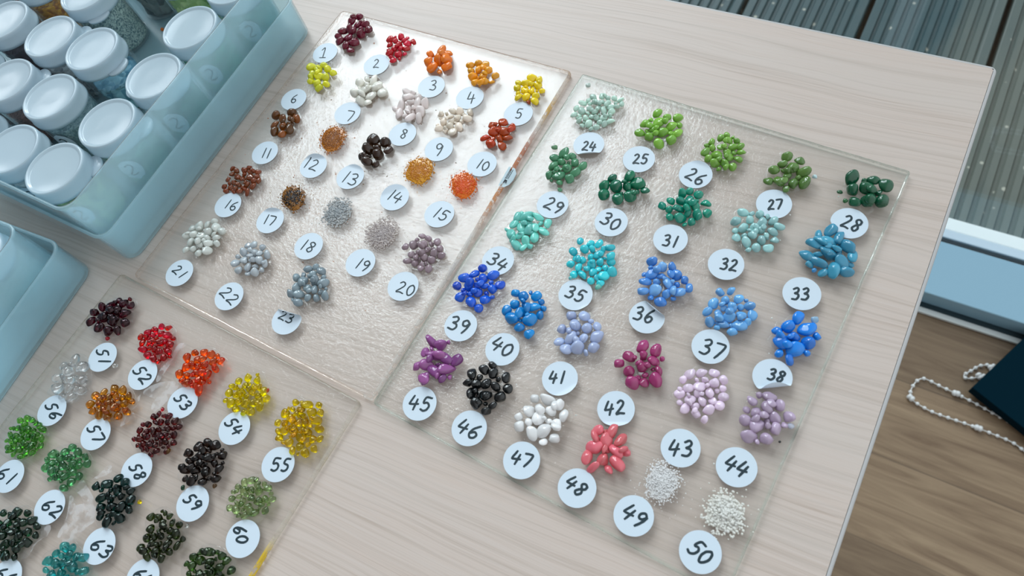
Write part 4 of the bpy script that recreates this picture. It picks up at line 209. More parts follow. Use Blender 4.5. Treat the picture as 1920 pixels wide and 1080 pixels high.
 56: {'c':(-371.9,-51.5),'s':(((-368.9,-48.7),(-369.4,-48.4),(-369.9,-48.1),(-370.4,-47.9),(-371,-47.7),(-371.5,-47.6),(-372.1,-47.7),(-372.8,-47.9),(-373.5,-48.1),(-374,-48.4),(-374.3,-48.7),(-374.2,-49.1),(-373.9,-49.4),(-373.4,-49.8),(-373,-50.2),(-372.8,-50.5),(-373,-50.9),(-373.3,-51.2),(-373.8,-51.5),(-374.3,-51.7),(-374.7,-51.9),(-375.2,-52),(-375.8,-52),(-376.3,-52),(-376.8,-51.9),(-377.2,-51.8),(-377.6,-51.7),(-377.8,-51.5),(-378.1,-51.3),(-378.3,-51.1),(-378.5,-50.9)),((-363.1,-50.9),(-364,-51),(-365,-51.1),(-365.9,-51.2),(-366.9,-51.4),(-367.7,-51.6),(-368.4,-51.8),(-369.1,-52.1),(-369.7,-52.4),(-370.3,-52.7),(-370.7,-53),(-370.9,-53.4),(-371,-53.7),(-371,-54.1),(-370.9,-54.5),(-370.7,-54.7),(-370.4,-54.9),(-369.9,-55),(-369.4,-55.1),(-368.8,-55.1),(-368.4,-55.1),(-367.9,-55),(-367.4,-54.9),(-367,-54.7),(-366.6,-54.4),(-366.4,-54.2),(-366.4,-53.9),(-366.5,-53.6),(-366.7,-53.3),(-366.9,-53),(-367.3,-52.9),(-367.7,-52.8),(-368.3,-52.8),(-368.9,-52.8),(-369.5,-52.9),(-370.1,-53)))},
 57: {'c':(-333.6,-49.7),'s':(((-332.1,-46.5),(-332.6,-46.3),(-333.2,-46),(-333.7,-45.8),(-334.2,-45.6),(-334.7,-45.6),(-335.3,-45.7),(-336,-45.9),(-336.7,-46.2),(-337.2,-46.6),(-337.4,-46.9),(-337.3,-47.2),(-336.9,-47.6),(-336.4,-47.9),(-335.9,-48.3),(-335.7,-48.6),(-335.9,-49),(-336.2,-49.3),(-336.6,-49.6),(-337,-49.9),(-337.5,-50.1),(-338,-50.3),(-338.5,-50.3),(-339,-50.3),(-339.5,-50.3),(-340,-50.2),(-340.3,-50.1),(-340.6,-49.9),(-340.8,-49.7),(-341.1,-49.5),(-341.3,-49.3)),((-330.5,-47.3),(-329.9,-47.5),(-329.4,-47.6),(-328.8,-47.8),(-328.3,-48),(-327.8,-48.1),(-327.3,-48.3),(-326.8,-48.5),(-326.4,-48.7),(-326.1,-49),(-326,-49.2),(-326.2,-49.5),(-326.7,-49.9),(-327.3,-50.3),(-328,-50.7),(-328.7,-51.1),(-329.5,-51.4),(-330.4,-51.8),(-331.3,-52.2),(-332.3,-52.6),(-333.2,-53)))},
 58: {'c':(-294.3,-54.1),'s':(((-291.5,-52.1),(-291.9,-51.9),(-292.4,-51.7),(-292.8,-51.5),(-293.3,-51.3),(-293.8,-51.3),(-294.3,-51.4),(-294.9,-51.6),(-295.5,-51.9),(-295.9,-52.2),(-296.2,-52.5),(-296.1,-52.8),(-295.7,-53.1),(-295.3,-53.5),(-294.9,-53.8),(-294.7,-54.1),(-294.8,-54.4),(-295.1,-54.7),(-295.5,-55),(-295.9,-55.3),(-296.3,-55.5),(-296.7,-55.6),(-297.2,-55.6),(-297.7,-55.7),(-298.1,-55.6),(-298.5,-55.6),(-298.8,-55.5),(-299,-55.3),(-299.3,-55.1),(-299.5,-54.9),(-299.7,-54.7)),((-286.7,-54.5),(-286.9,-54.3),(-287.1,-54),(-287.3,-53.7),(-287.6,-53.5),(-287.9,-53.4),(-288.3,-53.4),(-288.8,-53.4),(-289.3,-53.5),(-289.7,-53.6),(-289.9,-53.8),(-290,-54.1),(-289.9,-54.5),(-289.8,-54.9),(-289.6,-55.3),(-289.5,-55.7),(-289.5,-56),(-289.4,-56.4),(-289.4,-56.7),(-289.5,-57),(-289.7,-57.3),(-290.1,-57.5),(-290.6,-57.7),(-291.2,-57.9),(-291.7,-58),(-292.2,-58),(-292.5,-57.8),(-292.8,-57.6),(-293,-57.2),(-293.1,-56.9),(-293,-56.6),(-292.7,-56.4),(-292.2,-56.1),(-291.7,-56),(-291,-55.8),(-290.5,-55.7),(-290,-55.6),(-289.4,-55.6),(-288.9,-55.7),(-288.4,-55.7),(-288,-55.6),(-287.6,-55.4),(-287.4,-55.2),(-287.1,-55),(-286.9,-54.8),(-286.7,-54.5)))},
 59: {'c':(-250.3,-53.3),'s':(((-250.1,-49.9),(-250.6,-49.8),(-251.1,-49.7),(-251.6,-49.6),(-252.1,-49.5),(-252.5,-49.6),(-253,-49.8),(-253.5,-50.2),(-253.9,-50.6),(-254.2,-51),(-254.3,-51.3),(-254.1,-51.6),(-253.7,-51.8),(-253.1,-52),(-252.6,-52.3),(-252.4,-52.5),(-252.4,-52.9),(-252.5,-53.2),(-252.7,-53.6),(-253,-54),(-253.3,-54.2),(-253.7,-54.4),(-254.1,-54.6),(-254.5,-54.7),(-254.9,-54.8),(-255.3,-54.8),(-255.6,-54.8),(-255.9,-54.7),(-256.2,-54.6),(-256.4,-54.4),(-256.7,-54.3)),((-245.1,-51.6),(-245.3,-51.3),(-245.6,-51),(-245.8,-50.8),(-246.1,-50.5),(-246.4,-50.4),(-246.8,-50.4),(-247.2,-50.5),(-247.7,-50.7),(-248.1,-50.9),(-248.4,-51.1),(-248.5,-51.4),(-248.6,-51.7),(-248.6,-52.1),(-248.6,-52.4),(-248.4,-52.6),(-248.2,-52.7),(-247.9,-52.8),(-247.5,-52.9),(-247.2,-52.9),(-246.8,-52.8),(-246.4,-52.6),(-245.9,-52.3),(-245.4,-51.9),(-245.1,-51.6),(-244.9,-51.6),(-245,-51.8),(-245.2,-52.2),(-245.6,-52.8),(-246,-53.3),(-246.4,-53.8),(-246.8,-54.2),(-247.3,-54.7),(-247.8,-55.1),(-248.3,-55.5),(-248.8,-55.9)))},
 60: {'c':(-212.1,-54.7),'s':(((-212.3,-50.9),(-213,-50.9),(-213.8,-50.9),(-214.6,-50.9),(-215.4,-50.9),(-216.1,-51),(-216.7,-51.1),(-217.4,-51.3),(-218,-51.5),(-218.5,-51.7),(-218.9,-52),(-219.2,-52.3),(-219.4,-52.6),(-219.5,-52.9),(-219.5,-53.2),(-219.4,-53.5),(-219.2,-53.7),(-218.9,-53.9),(-218.5,-54),(-218.1,-54.1),(-217.7,-54.1),(-217.3,-54.1),(-216.9,-54),(-216.5,-53.9),(-216.1,-53.7),(-215.9,-53.5),(-215.8,-53.3),(-215.8,-53),(-215.8,-52.7),(-215.9,-52.4),(-216.2,-52.2),(-216.5,-52.1),(-216.9,-52),(-217.4,-52),(-217.9,-52),(-218.4,-52)),((-209.4,-53.5),(-209.8,-53.5),(-210.3,-53.4),(-210.7,-53.4),(-211.2,-53.3),(-211.6,-53.4),(-212.1,-53.5),(-212.6,-53.7),(-213.1,-53.9),(-213.5,-54.2),(-213.9,-54.5),(-214.3,-54.8),(-214.6,-55.3),(-214.9,-55.7),(-215,-56.1),(-215.1,-56.4),(-215,-56.7),(-214.8,-56.8),(-214.4,-57),(-214.1,-57),(-213.7,-57.1),(-213.2,-57),(-212.6,-56.9),(-212,-56.8),(-211.4,-56.6),(-210.9,-56.3),(-210.4,-56.1),(-210.1,-55.7),(-209.7,-55.4),(-209.5,-55),(-209.3,-54.7),(-209.2,-54.5),(-209.2,-54.2),(-209.3,-54),(-209.3,-53.7),(-209.4,-53.5)))},
 61: {'c':(-368,-93.1),'s':(((-371.1,-90.1),(-371.8,-90.7),(-372.6,-91.2),(-373.4,-91.8),(-374.1,-92.4),(-374.6,-92.9),(-375.1,-93.5),(-375.5,-94.1),(-375.7,-94.7),(-375.9,-95.2),(-375.9,-95.7),(-375.8,-96.2),(-375.5,-96.6),(-375.1,-96.9),(-374.7,-97.2),(-374.2,-97.3),(-373.8,-97.4),(-373.2,-97.3),(-372.7,-97.1),(-372.1,-96.9),(-371.7,-96.6),(-371.4,-96.3),(-371.1,-95.9),(-370.9,-95.5),(-370.9,-95.2),(-370.9,-94.8),(-371.1,-94.6),(-371.5,-94.3),(-372,-94.1),(-372.5,-94),(-373,-94),(-373.5,-94.1),(-373.9,-94.4),(-374.5,-94.7),(-375,-95.1),(-375.5,-95.4)),((-364,-89.7),(-366,-97)))},
 62: {'c':(-329.9,-94.1),'s':(((-329.1,-90.4),(-329.8,-90.9),(-330.6,-91.4),(-331.4,-91.8),(-332.1,-92.3),(-332.7,-92.8),(-333.2,-93.3),(-333.6,-93.8),(-334,-94.3),(-334.2,-94.8),(-334.3,-95.3),(-334.3,-95.7),(-334.1,-96.1),(-333.8,-96.4),(-333.5,-96.7),(-333.1,-96.9),(-332.7,-96.9),(-332.2,-96.9),(-331.7,-96.7),(-331.2,-96.6),(-330.8,-96.4),(-330.4,-96.1),(-330.1,-95.8),(-329.9,-95.4),(-329.7,-95.1),(-329.7,-94.8),(-329.9,-94.5),(-330.2,-94.3),(-330.5,-94),(-331,-93.9),(-331.4,-93.8),(-331.8,-93.9),(-332.3,-94.2),(-332.8,-94.4),(-333.4,-94.7),(-333.9,-95)),((-325.8,-91.7),(-325.3,-91.4),(-324.8,-91.2),(-324.4,-90.9),(-323.9,-90.7),(-323.5,-90.6),(-323.1,-90.7),(-322.7,-90.8),(-322.3,-91),(-322,-91.3),(-321.8,-91.5),(-321.8,-91.8),(-321.8,-92.1),(-322,-92.4),(-322.3,-92.8),(-322.7,-93.3),(-323.5,-93.9),(-324.6,-94.7),(-325.8,-95.5),(-326.8,-96.2),(-327.3,-96.7),(-327.2,-96.9),(-326.8,-96.9),(-326.1,-96.7),(-325.3,-96.6),(-324.7,-96.5),(-324.1,-96.6),(-323.5,-96.6),(-322.9,-96.7),(-322.4,-96.8),(-321.8,-96.9)))},
 63: {'c':(-286.1,-95.6),'s':(((-284.7,-92.2),(-285.5,-92.7),(-286.4,-93.2),(-287.2,-93.6),(-287.9,-94.1),(-288.6,-94.6),(-289.1,-95.1),(-289.6,-95.6),(-290,-96.2),(-290.3,-96.7),(-290.4,-97.1),(-290.4,-97.6),(-290.2,-98),(-290,-98.3),(-289.7,-98.6),(-289.3,-98.8),(-288.9,-98.9),(-288.4,-98.8),(-287.9,-98.7),(-287.4,-98.5),(-286.9,-98.3),(-286.6,-98.1),(-286.2,-97.7),(-286,-97.4),(-285.8,-97),(-285.8,-96.7),(-285.9,-96.5),(-286.2,-96.2),(-286.5,-95.9),(-286.9,-95.8),(-287.4,-95.7),(-287.8,-95.8),(-288.3,-96),(-288.9,-96.3),(-289.4,-96.6),(-289.9,-96.9)),((-281.6,-93.2),(-281,-93),(-280.4,-92.8),(-279.8,-92.6),(-279.3,-92.5),(-278.8,-92.4),(-278.4,-92.5),(-278.1,-92.7),(-277.8,-92.9),(-277.7,-93.2),(-277.6,-93.4),(-277.6,-93.7),(-277.7,-94),(-277.9,-94.3),(-278.2,-94.5),(-278.5,-94.8),(-278.9,-95),(-279.5,-95.1),(-280.1,-95.3),(-280.6,-95.4),(-280.8,-95.5),(-280.6,-95.6),(-280.1,-95.7),(-279.5,-95.8),(-278.9,-95.9),(-278.5,-96),(-278.2,-96.2),(-278.1,-96.5),(-278,-96.8),(-278,-97.1),(-278.1,-97.4),(-278.3,-97.7),(-278.7,-98.1),(-279.1,-98.4),(-279.6,-98.7),(-280.2,-98.9),(-280.7,-98.9),(-281.4,-98.9),(-282.1,-98.8),(-282.8,-98.7),(-283.4,-98.6)))},
 64: {'c':(-251.3,-96.1),'s':(((-251.5,-92.5),(-252.3,-92.9),(-253,-93.3),(-253.7,-93.7),(-254.4,-94.1),(-255,-94.5),(-255.5,-95),(-255.9,-95.4),(-256.3,-95.9),(-256.6,-96.4),(-256.7,-96.8),(-256.8,-97.1),(-256.7,-97.5),(-256.5,-97.9),(-256.2,-98.1),(-255.9,-98.3),(-255.6,-98.4),(-255.1,-98.3),(-254.7,-98.2),(-254.2,-98.1),(-253.8,-97.9),(-253.5,-97.7),(-253.2,-97.4),(-252.9,-97.1),(-252.8,-96.8),(-252.7,-96.5),(-252.8,-96.3),(-253,-96),(-253.3,-95.8),(-253.7,-95.6),(-254,-95.6),(-254.4,-95.6),(-254.9,-95.8),(-255.4,-96.1),(-255.9,-96.3),(-256.3,-96.5)),((-247.4,-92.8),(-247.9,-93.4),(-248.6,-94.1),(-249.2,-94.8),(-249.7,-95.4),(-250,-95.8),(-250.2,-96.1),(-250.4,-96.3),(-250.4,-96.4),(-250.3,-96.4),(-249.9,-96.4),(-249.3,-96.4),(-248.4,-96.4),(-247.4,-96.4),(-246.3,-96.3),(-245.3,-96.3)),((-245.6,-94.2),(-248.4,-98.8)))},
 66: {'c':(-326.2,-133.7),'s':(((-328.5,-130.2),(-329.2,-130.7),(-329.9,-131.2),(-330.6,-131.7),(-331.2,-132.2),(-331.7,-132.7),(-332.1,-133.3),(-332.4,-133.8),(-332.7,-134.3),(-332.8,-134.8),(-332.8,-135.2),(-332.7,-135.6),(-332.5,-135.9),(-332.2,-136.2),(-331.8,-136.5),(-331.5,-136.6),(-331,-136.6),(-330.6,-136.5),(-330.1,-136.3),(-329.6,-136.1),(-329.3,-135.9),(-329,-135.6),(-328.7,-135.3),(-328.6,-134.9),(-328.5,-134.6),(-328.5,-134.3),(-328.7,-134.1),(-329,-133.9),(-329.4,-133.7),(-329.9,-133.6),(-330.3,-133.6),(-330.7,-133.7),(-331.1,-134),(-331.6,-134.3),(-332,-134.6),(-332.5,-134.9)),((-321.2,-129.5),(-321.9,-130),(-322.5,-130.5),(-323.2,-131),(-323.8,-131.5),(-324.3,-132),(-324.7,-132.6),(-325,-133.1),(-325.3,-133.6),(-325.4,-134.1),(-325.5,-134.5),(-325.4,-134.9),(-325.2,-135.2),(-324.8,-135.5),(-324.5,-135.7),(-324.1,-135.9),(-323.7,-135.9),(-323.2,-135.8),(-322.8,-135.6),(-322.3,-135.4),(-322,-135.1),(-321.7,-134.9),(-321.4,-134.5),(-321.3,-134.2),(-321.2,-133.9),(-321.2,-133.6),(-321.4,-133.4),(-321.7,-133.2),(-322.1,-133),(-322.5,-132.9),(-322.9,-132.9),(-323.3,-133),(-323.8,-133.3),(-324.2,-133.6),(-324.7,-133.9),(-325.1,-134.2)))},
 67: {'c':(-283.8,-123.2),'s':(((-283.7,-120.2),(-284.4,-120.7),(-285.1,-121.1),(-285.9,-121.5),(-286.6,-121.9),(-287.1,-122.4),(-287.6,-122.8),(-288,-123.3),(-288.4,-123.8),(-288.6,-124.3),(-288.8,-124.7),(-288.7,-125),(-288.6,-125.4),(-288.4,-125.7),(-288.1,-126),(-287.8,-126.1),(-287.4,-126.2),(-287,-126.1),(-286.5,-126),(-286,-125.8),(-285.7,-125.6),(-285.3,-125.4),(-285,-125.1),(-284.8,-124.8),(-284.6,-124.5),(-284.6,-124.2),(-284.7,-124),(-284.9,-123.7),(-285.3,-123.5),(-285.7,-123.4),(-286,-123.3),(-286.4,-123.4),(-286.9,-123.6),(-287.4,-123.9),(-287.9,-124.2),(-288.4,-124.4)),((-281.1,-120.6),(-280.6,-120.6),(-280,-120.5),(-279.4,-120.5),(-278.9,-120.5),(-278.4,-120.5),(-277.9,-120.5),(-277.4,-120.5),(-276.9,-120.6),(-276.5,-120.7),(-276.4,-120.9),(-276.4,-121.2),(-276.6,-121.7),(-277,-122.2),(-277.4,-122.7),(-277.8,-123.3),(-278.3,-123.8),(-278.9,-124.4),(-279.6,-125),(-280.2,-125.7),(-280.8,-126.3)))},
}
# ------------------------------------------------------------------ helpers
def lin(c):
    return tuple((v / 255 / 12.92) if v / 255 <= 0.04045 else ((v / 255 + 0.055) / 1.055) ** 2.4 for v in c)

def mat(name):
    m = bpy.data.materials.new(name)
    m.use_nodes = True
    m.node_tree.nodes.clear()
    return m

class N:
    """small node builder"""
    def __init__(self, name):
        self.m = mat(name); self.t = self.m.node_tree
    def n(self, typ, ins=None, **k):
        o = self.t.nodes.new(typ)
        for a, b in k.items():
            setattr(o, a, b)
        for a, b in (ins or {}).items():
            s = o.inputs[a]
            if isinstance(b, bpy.types.NodeSocket):
                self.t.links.new(b, s)
            elif isinstance(b, (tuple, list)) and len(b) == 3 and s.type == 'RGBA':
                s.default_value = (*b, 1)
            else:
                s.default_value = b
        return o
    def out(self, sh):
        o = self.n('ShaderNodeOutputMaterial')
        self.t.links.new(sh, o.inputs['Surface'])
        return self.m

def principled(name, col, rough=0.4, **k):
    b = N(name)
    ins = {'Base Color': lin(col), 'Roughness': rough}
    ins.update(k)
    return b.out(b.n('ShaderNodeBsdfPrincipled', ins).outputs[0])

def link(o, parent=None):
    C.objects.link(o)
    if parent is not None:
        o.parent = parent
    return o

def mesh_obj(name, bm, mats, parent=None, smooth=False, loc=None):
    me = bpy.data.meshes.new(name)
    bm.normal_update()
    bm.to_mesh(me); bm.free()
    if smooth:
        me.polygons.foreach_set('use_smooth', [True] * len(me.polygons))
    for m in (mats if isinstance(mats, (list, tuple)) else [mats]):
        me.materials.append(m)
    o = bpy.data.objects.new(name, me)
    if loc is not None:
        o.location = loc
    return link(o, parent)

def thing(name, label, cat, loc, group=None, rz=0.0):
    o = bpy.data.objects.new(name, None)
    o.empty_display_size = 0.02
    o.location = loc
    o.rotation_euler = (0, 0, rz)
    o['label'] = label; o['category'] = cat
    if group:
        o['group'] = group
    return link(o)

def tag(o, label, cat, group=None):
    o['label'] = label; o['category'] = cat
    if group:
        o['group'] = group
    return o

def structure(o):
    o['kind'] = 'structure'
    return o

def box(bm, x0, x1, y0, y1, z0, z1, mi=0):
    vs = [bm.verts.new((x * S, y * S, z * S)) for z in (z0, z1) for x, y in ((x0, y0), (x1, y0), (x1, y1), (x0, y1))]
    for f in ((3, 2, 1, 0), (4, 5, 6, 7), (0, 1, 5, 4), (1, 2, 6, 5), (2, 3, 7, 6), (3, 0, 4, 7)):
        bm.faces.new([vs[i] for i in f]).material_index = mi

def bevel_all(bm, w, seg=2):
    bmesh.ops.bevel(bm, geom=bm.edges[:], offset=w * S, segments=seg, profile=0.5, affect='EDGES')

def loft(bm, rings, cap0=True, cap1=True, mis=None, closed=True):
    """rings: lists of (x,y,z) mm with equal counts"""
    vr = [[bm.verts.new((x * S, y * S, z * S)) for x, y, z in r] for r in rings]
    n = len(rings[0])
    for k in range(len(vr) - 1):
        for i in range(n):
            f = bm.faces.new((vr[k][i], vr[k][(i + 1) % n], vr[k + 1][(i + 1) % n], vr[k + 1][i]))
            f.smooth = True
            if mis:
                f.material_index = mis[k]
    if cap0:
        bm.faces.new(list(reversed(vr[0]))).material_index = mis[0] if mis else 0
    if cap1:
        bm.faces.new(vr[-1]).material_index = (mis[-1] if mis else 0)
    return vr

def lathe(bm, prof, n=48, cx=0, cy=0, cap0=True, cap1=True):
    rings = [[(cx + r * math.cos(2 * math.pi * i / n), cy + r * math.sin(2 * math.pi * i / n), z) for i in range(n)] for r, z in prof]
    return loft(bm, rings, cap0, cap1)

def rrect(x0, x1, y0, y1, r, n=8):
    pts = []
    for cx, cy, a0 in ((x1 - r, y1 - r, 0), (x0 + r, y1 - r, 90), (x0 + r, y0 + r, 180), (x1 - r, y0 + r, 270)):
        for i in range(n + 1):
            a = math.radians(a0 + 90 * i / n)
            pts.append((cx + r * math.cos(a), cy + r * math.sin(a)))
    return pts

def tube(bm, pts, r, n=8):
    """a tube along mm points, in world-relative mm"""
    rings = []
    for i, p in enumerate(pts):
        p = Vector(p)
        t = (Vector(pts[min(i + 1, len(pts) - 1)]) - Vector(pts[max(i - 1, 0)])).normalized()
        a = t.cross(Vector((0, 0, 1)))
        if a.length < 1e-4:
            a = Vector((1, 0, 0))
        a.normalize(); b = t.cross(a)
        rings.append([tuple(p + (a * math.cos(2 * math.pi * k / n) + b * math.sin(2 * math.pi * k / n)) * r) for k in range(n)])
    loft(bm, rings)

def catmull(pts, n=6):
    q = [Vector(p) for p in pts]
    q = [2 * q[0] - q[1]] + q + [2 * q[-1] - q[-2]]
    out = []
    for i in range(1, len(q) - 2):
        a, b, c, d = q[i - 1:i + 3]
        for k in range(n):
            t = k / n
            out.append(0.5 * (2 * b + (c - a) * t + (2 * a - 5 * b + 4 * c - d) * t * t + (3 * b - a - 3 * c + d) * t ** 3))
    out.append(q[-2])
    return out

# ------------------------------------------------------------------ materials
def thin_fresnel(b, ior=1.5, normal=None):
    """the same reflectance from either side of a thin sheet"""
    g = b.n('ShaderNodeNewGeometry')
    i = b.n('ShaderNodeMix', {0: g.outputs['Backfacing'], 2: ior, 3: 1.0 / ior}, data_type='FLOAT')
    ins = {'IOR': i.outputs[0]}
    if normal is not None:
        ins['Normal'] = normal
    return b.n('ShaderNodeFresnel', ins)

def wood_table():
    b = N('pale laminate')
    tc = b.n('ShaderNodeTexCoord')
    mp = b.n('ShaderNodeMapping', {'Vector': tc.outputs['Object'], 'Rotation': (0, 0, math.radians(-3))})
    big = b.n('ShaderNodeMapping', {'Vector': mp.outputs[0], 'Scale': (2.2, 7.0, 1)})
    warp = b.n('ShaderNodeTexNoise', {'Vector': big.outputs[0], 'Scale': 1.0, 'Detail': 3.0, 'Roughness': 0.55})
    sep = b.n('ShaderNodeSeparateXYZ', {'Vector': mp.outputs[0]})
    ln = b.n('ShaderNodeMath', {0: warp.outputs['Fac'], 1: 0.05}, operation='MULTIPLY')
    yy = b.n('ShaderNodeMath', {0: sep.outputs['Y'], 1: ln.outputs[0]}, operation='ADD')
    cmb = b.n('ShaderNodeCombineXYZ', {'X': sep.outputs['X'], 'Y': yy.outputs[0], 'Z': 0.0})
    m2 = b.n('ShaderNodeMapping', {'Vector': cmb.outputs[0], 'Scale': (3.0, 380.0, 1)})
    fine = b.n('ShaderNodeTexNoise', {'Vector': m2.outputs[0], 'Scale': 1.0, 'Detail': 4.0, 'Roughness': 0.65})
    r1 = b.n('ShaderNodeMapRange', {'Value': fine.outputs['Fac'], 'From Min': 0.47, 'From Max': 0.64})
    m3 = b.n('ShaderNodeMapping', {'Vector': mp.outputs[0], 'Scale': (30.0, 1500.0, 1)})
    fib = b.n('ShaderNodeTexNoise', {'Vector': m3.outputs[0], 'Scale': 1.0, 'Detail': 2.0})
    r2 = b.n('ShaderNodeMapRange', {'Value': fib.outputs['Fac'], 'From Min': 0.3, 'From Max': 0.75})
    m4 = b.n('ShaderNodeMapping', {'Vector': cmb.outputs[0], 'Scale': (1.5, 26.0, 1)})
    band = b.n('ShaderNodeTexNoise', {'Vector': m4.outputs[0], 'Scale': 1.0, 'Detail': 2.0})
    c0 = b.n('ShaderNodeMix', {0: r1.outputs[0], 6: (0.588, 0.488, 0.428, 1), 7: (0.47, 0.378, 0.318, 1)}, data_type='RGBA')
    c1 = b.n('ShaderNodeMix', {0: r2.outputs[0], 6: c0.outputs[2], 7: (0.635, 0.575, 0.54, 1)}, data_type='RGBA')
    b.t.links.new(b.n('ShaderNodeMath', {0: r2.outputs[0], 1: 0.4}, operation='MULTIPLY').outputs[0], c1.inputs[0])
    r3 = b.n('ShaderNodeMapRange', {'Value': band.outputs['Fac'], 'From Min': 0.4, 'From Max': 0.65, 'To Min': 0.0, 'To Max': 0.5})
    c2 = b.n('ShaderNodeMix', {0: r3.outputs[0], 6: c1.outputs[2], 7: (0.595, 0.53, 0.485, 1)}, data_type='RGBA')
    bump = b.n('ShaderNodeBump', {'Height': fib.outputs['Fac'], 'Strength': 0.12, 'Distance': 0.0004})
    return b.out(b.n('ShaderNodeBsdfPrincipled', {'Base Color': c2.outputs[2], 'Roughness': 0.42, 'Normal': bump.outputs[0]}).outputs[0])

def wood_floor():
    b = N('brown laminate floor')
    tc = b.n('ShaderNodeTexCoord')
    sep = b.n('ShaderNodeSeparateXYZ', {'Vector': tc.outputs['Object']})
    row = b.n('ShaderNodeMath', {0: sep.outputs['Y'], 1: 0.0}, operation='ADD')
    cell = b.n('ShaderNodeMath', {0: row.outputs[0], 1: 0.1215}, operation='DIVIDE')
    fl = b.n('ShaderNodeMath', {0: cell.outputs[0]}, operation='FLOOR')
    fr = b.n('ShaderNodeMath', {0: cell.outputs[0]}, operation='FRACT')
    wv = b.n('ShaderNodeTexWhiteNoise', {'W': fl.outputs[0]}, noise_dimensions='1D')
    off = b.n('ShaderNodeMath', {0: wv.outputs['Value'], 1: 9.0}, operation='MULTIPLY')
    xs = b.n('ShaderNodeMath', {0: sep.outputs['X'], 1: off.outputs[0]}, operation='ADD')
    cmb = b.n('ShaderNodeCombineXYZ', {'X': xs.outputs[0], 'Y': sep.outputs['Y'], 'Z': off.outputs[0]})
    m1 = b.n('ShaderNodeMapping', {'Vector': cmb.outputs[0], 'Scale': (4.5, 60, 1)})
    g = b.n('ShaderNodeTexNoise', {'Vector': m1.outputs[0], 'Scale': 1.0, 'Detail': 5.0, 'Roughness': 0.6, 'Distortion': 1.2})
    r = b.n('ShaderNodeMapRange', {'Value': g.outputs['Fac'], 'From Min': 0.3, 'From Max': 0.7})
    c = b.n('ShaderNodeMix', {0: r.outputs[0], 6: (0.155, 0.098, 0.056, 1), 7: (0.295, 0.21, 0.13, 1)}, data_type='RGBA')
    gap = b.n('ShaderNodeMath', {0: fr.outputs[0], 1: 0.018}, operation='LESS_THAN')
    gm = b.n('ShaderNodeMath', {0: gap.outputs[0], 1: 0.45}, operation='MULTIPLY')
    c2 = b.n('ShaderNodeMix', {0: gm.outputs[0], 6: c.outputs[2], 7: (0.08, 0.055, 0.035, 1)}, data_type='RGBA')
    tone = b.n('ShaderNodeMapRange', {'Value': wv.outputs['Value'], 'To Min': 0.82, 'To Max': 1.1})
    hs = b.n('ShaderNodeHueSaturation', {'Color': c2.outputs[2], 'Value': tone.outputs[0]})
    return b.out(b.n('ShaderNodeBsdfPrincipled', {'Base Color': hs.outputs[0], 'Roughness': 0.45}).outputs[0])

def decking():
    b = N('weathered grooved decking')
    tc = b.n('ShaderNodeTexCoord')
    m1 = b.n('ShaderNodeMapping', {'Vector': tc.outputs['Object'], 'Scale': (14, 2.0, 1)})
    g = b.n('ShaderNodeTexNoise', {'Vector': m1.outputs[0], 'Scale': 1.0, 'Detail': 4.0})
    sp = b.n('ShaderNodeSeparateXYZ', {'Vector': tc.outputs['Object']})
    br = b.n('ShaderNodeMapRange', {'Value': sp.outputs['X'], 'From Min': 0.02, 'From Max': 0.2, 'To Min': -0.3, 'To Max': 0.3})
    fac = b.n('ShaderNodeMath', {0: g.outputs['Fac'], 1: br.outputs[0]}, operation='ADD', use_clamp=True)
    r = b.n('ShaderNodeMapRange', {'Value': fac.outputs[0], 'From Min': 0.3, 'From Max': 0.7})
    c = b.n('ShaderNodeMix', {0: r.outputs[0], 6: (0.018, 0.062, 0.074, 1), 7: (0.105, 0.128, 0.112, 1)}, data_type='RGBA')
    v = b.n('ShaderNodeTexVoronoi', {'Vector': tc.outputs['Object'], 'Scale': 30.0})
    ns = b.n('ShaderNodeTexNoise', {'Vector': tc.outputs['Object'], 'Scale': 9.0})
    th = b.n('ShaderNodeMapRange', {'Value': ns.outputs['Fac'], 'From Min': 0.35, 'From Max': 0.7, 'To Min': 0.08, 'To Max': 0.21})
    sub = b.n('ShaderNodeMath', {0: th.outputs[0], 1: v.outputs['Distance']}, operation='SUBTRACT')
    spot = b.n('ShaderNodeMapRange', {'Value': sub.outputs[0], 'From Min': 0.0, 'From Max': 0.05, 'To Max': 0.75})
    c2 = b.n('ShaderNodeMix', {0: spot.outputs[0], 6: c.outputs[2], 7: (0.50, 0.50, 0.42, 1)}, data_type='RGBA')
    return b.out(b.n('ShaderNodeBsdfPrincipled', {'Base Color': c2.outputs[2], 'Roughness': 0.5}).outputs[0])

def sheet_glass(name, tint, bumpy=0.5, rough=0.12):
    """thin clear kiln-fired glass: what is behind it, plus the sky reflected by its rippled skin"""
    b = N(name)
    tc = b.n('ShaderNodeTexCoord')
    n1 = b.n('ShaderNodeTexNoise', {'Vector': tc.outputs['Object'], 'Scale': 420.0, 'Detail': 3.0, 'Roughness': 0.6})
    n2 = b.n('ShaderNodeTexNoise', {'Vector': tc.outputs['Object'], 'Scale': 60.0, 'Detail': 2.0})
    ad = b.n('ShaderNodeMath', {0: n2.outputs['Fac'], 1: n1.outputs['Fac']}, operation='ADD')
    bp = b.n('ShaderNodeBump', {'Height': ad.outputs[0], 'Strength': bumpy, 'Distance': 0.0006})
    fr = thin_fresnel(b, 1.5)
    tr = b.n('ShaderNodeBsdfTransparent', {'Color': tint})
    gl = b.n('ShaderNodeBsdfGlossy', {'Color': (1, 1, 1), 'Roughness': rough, 'Normal': bp.outputs[0]})
    return b.out(b.n('ShaderNodeMixShader', {0: fr.outputs[0], 1: tr.outputs[0], 2: gl.outputs[0]}).outputs[0])

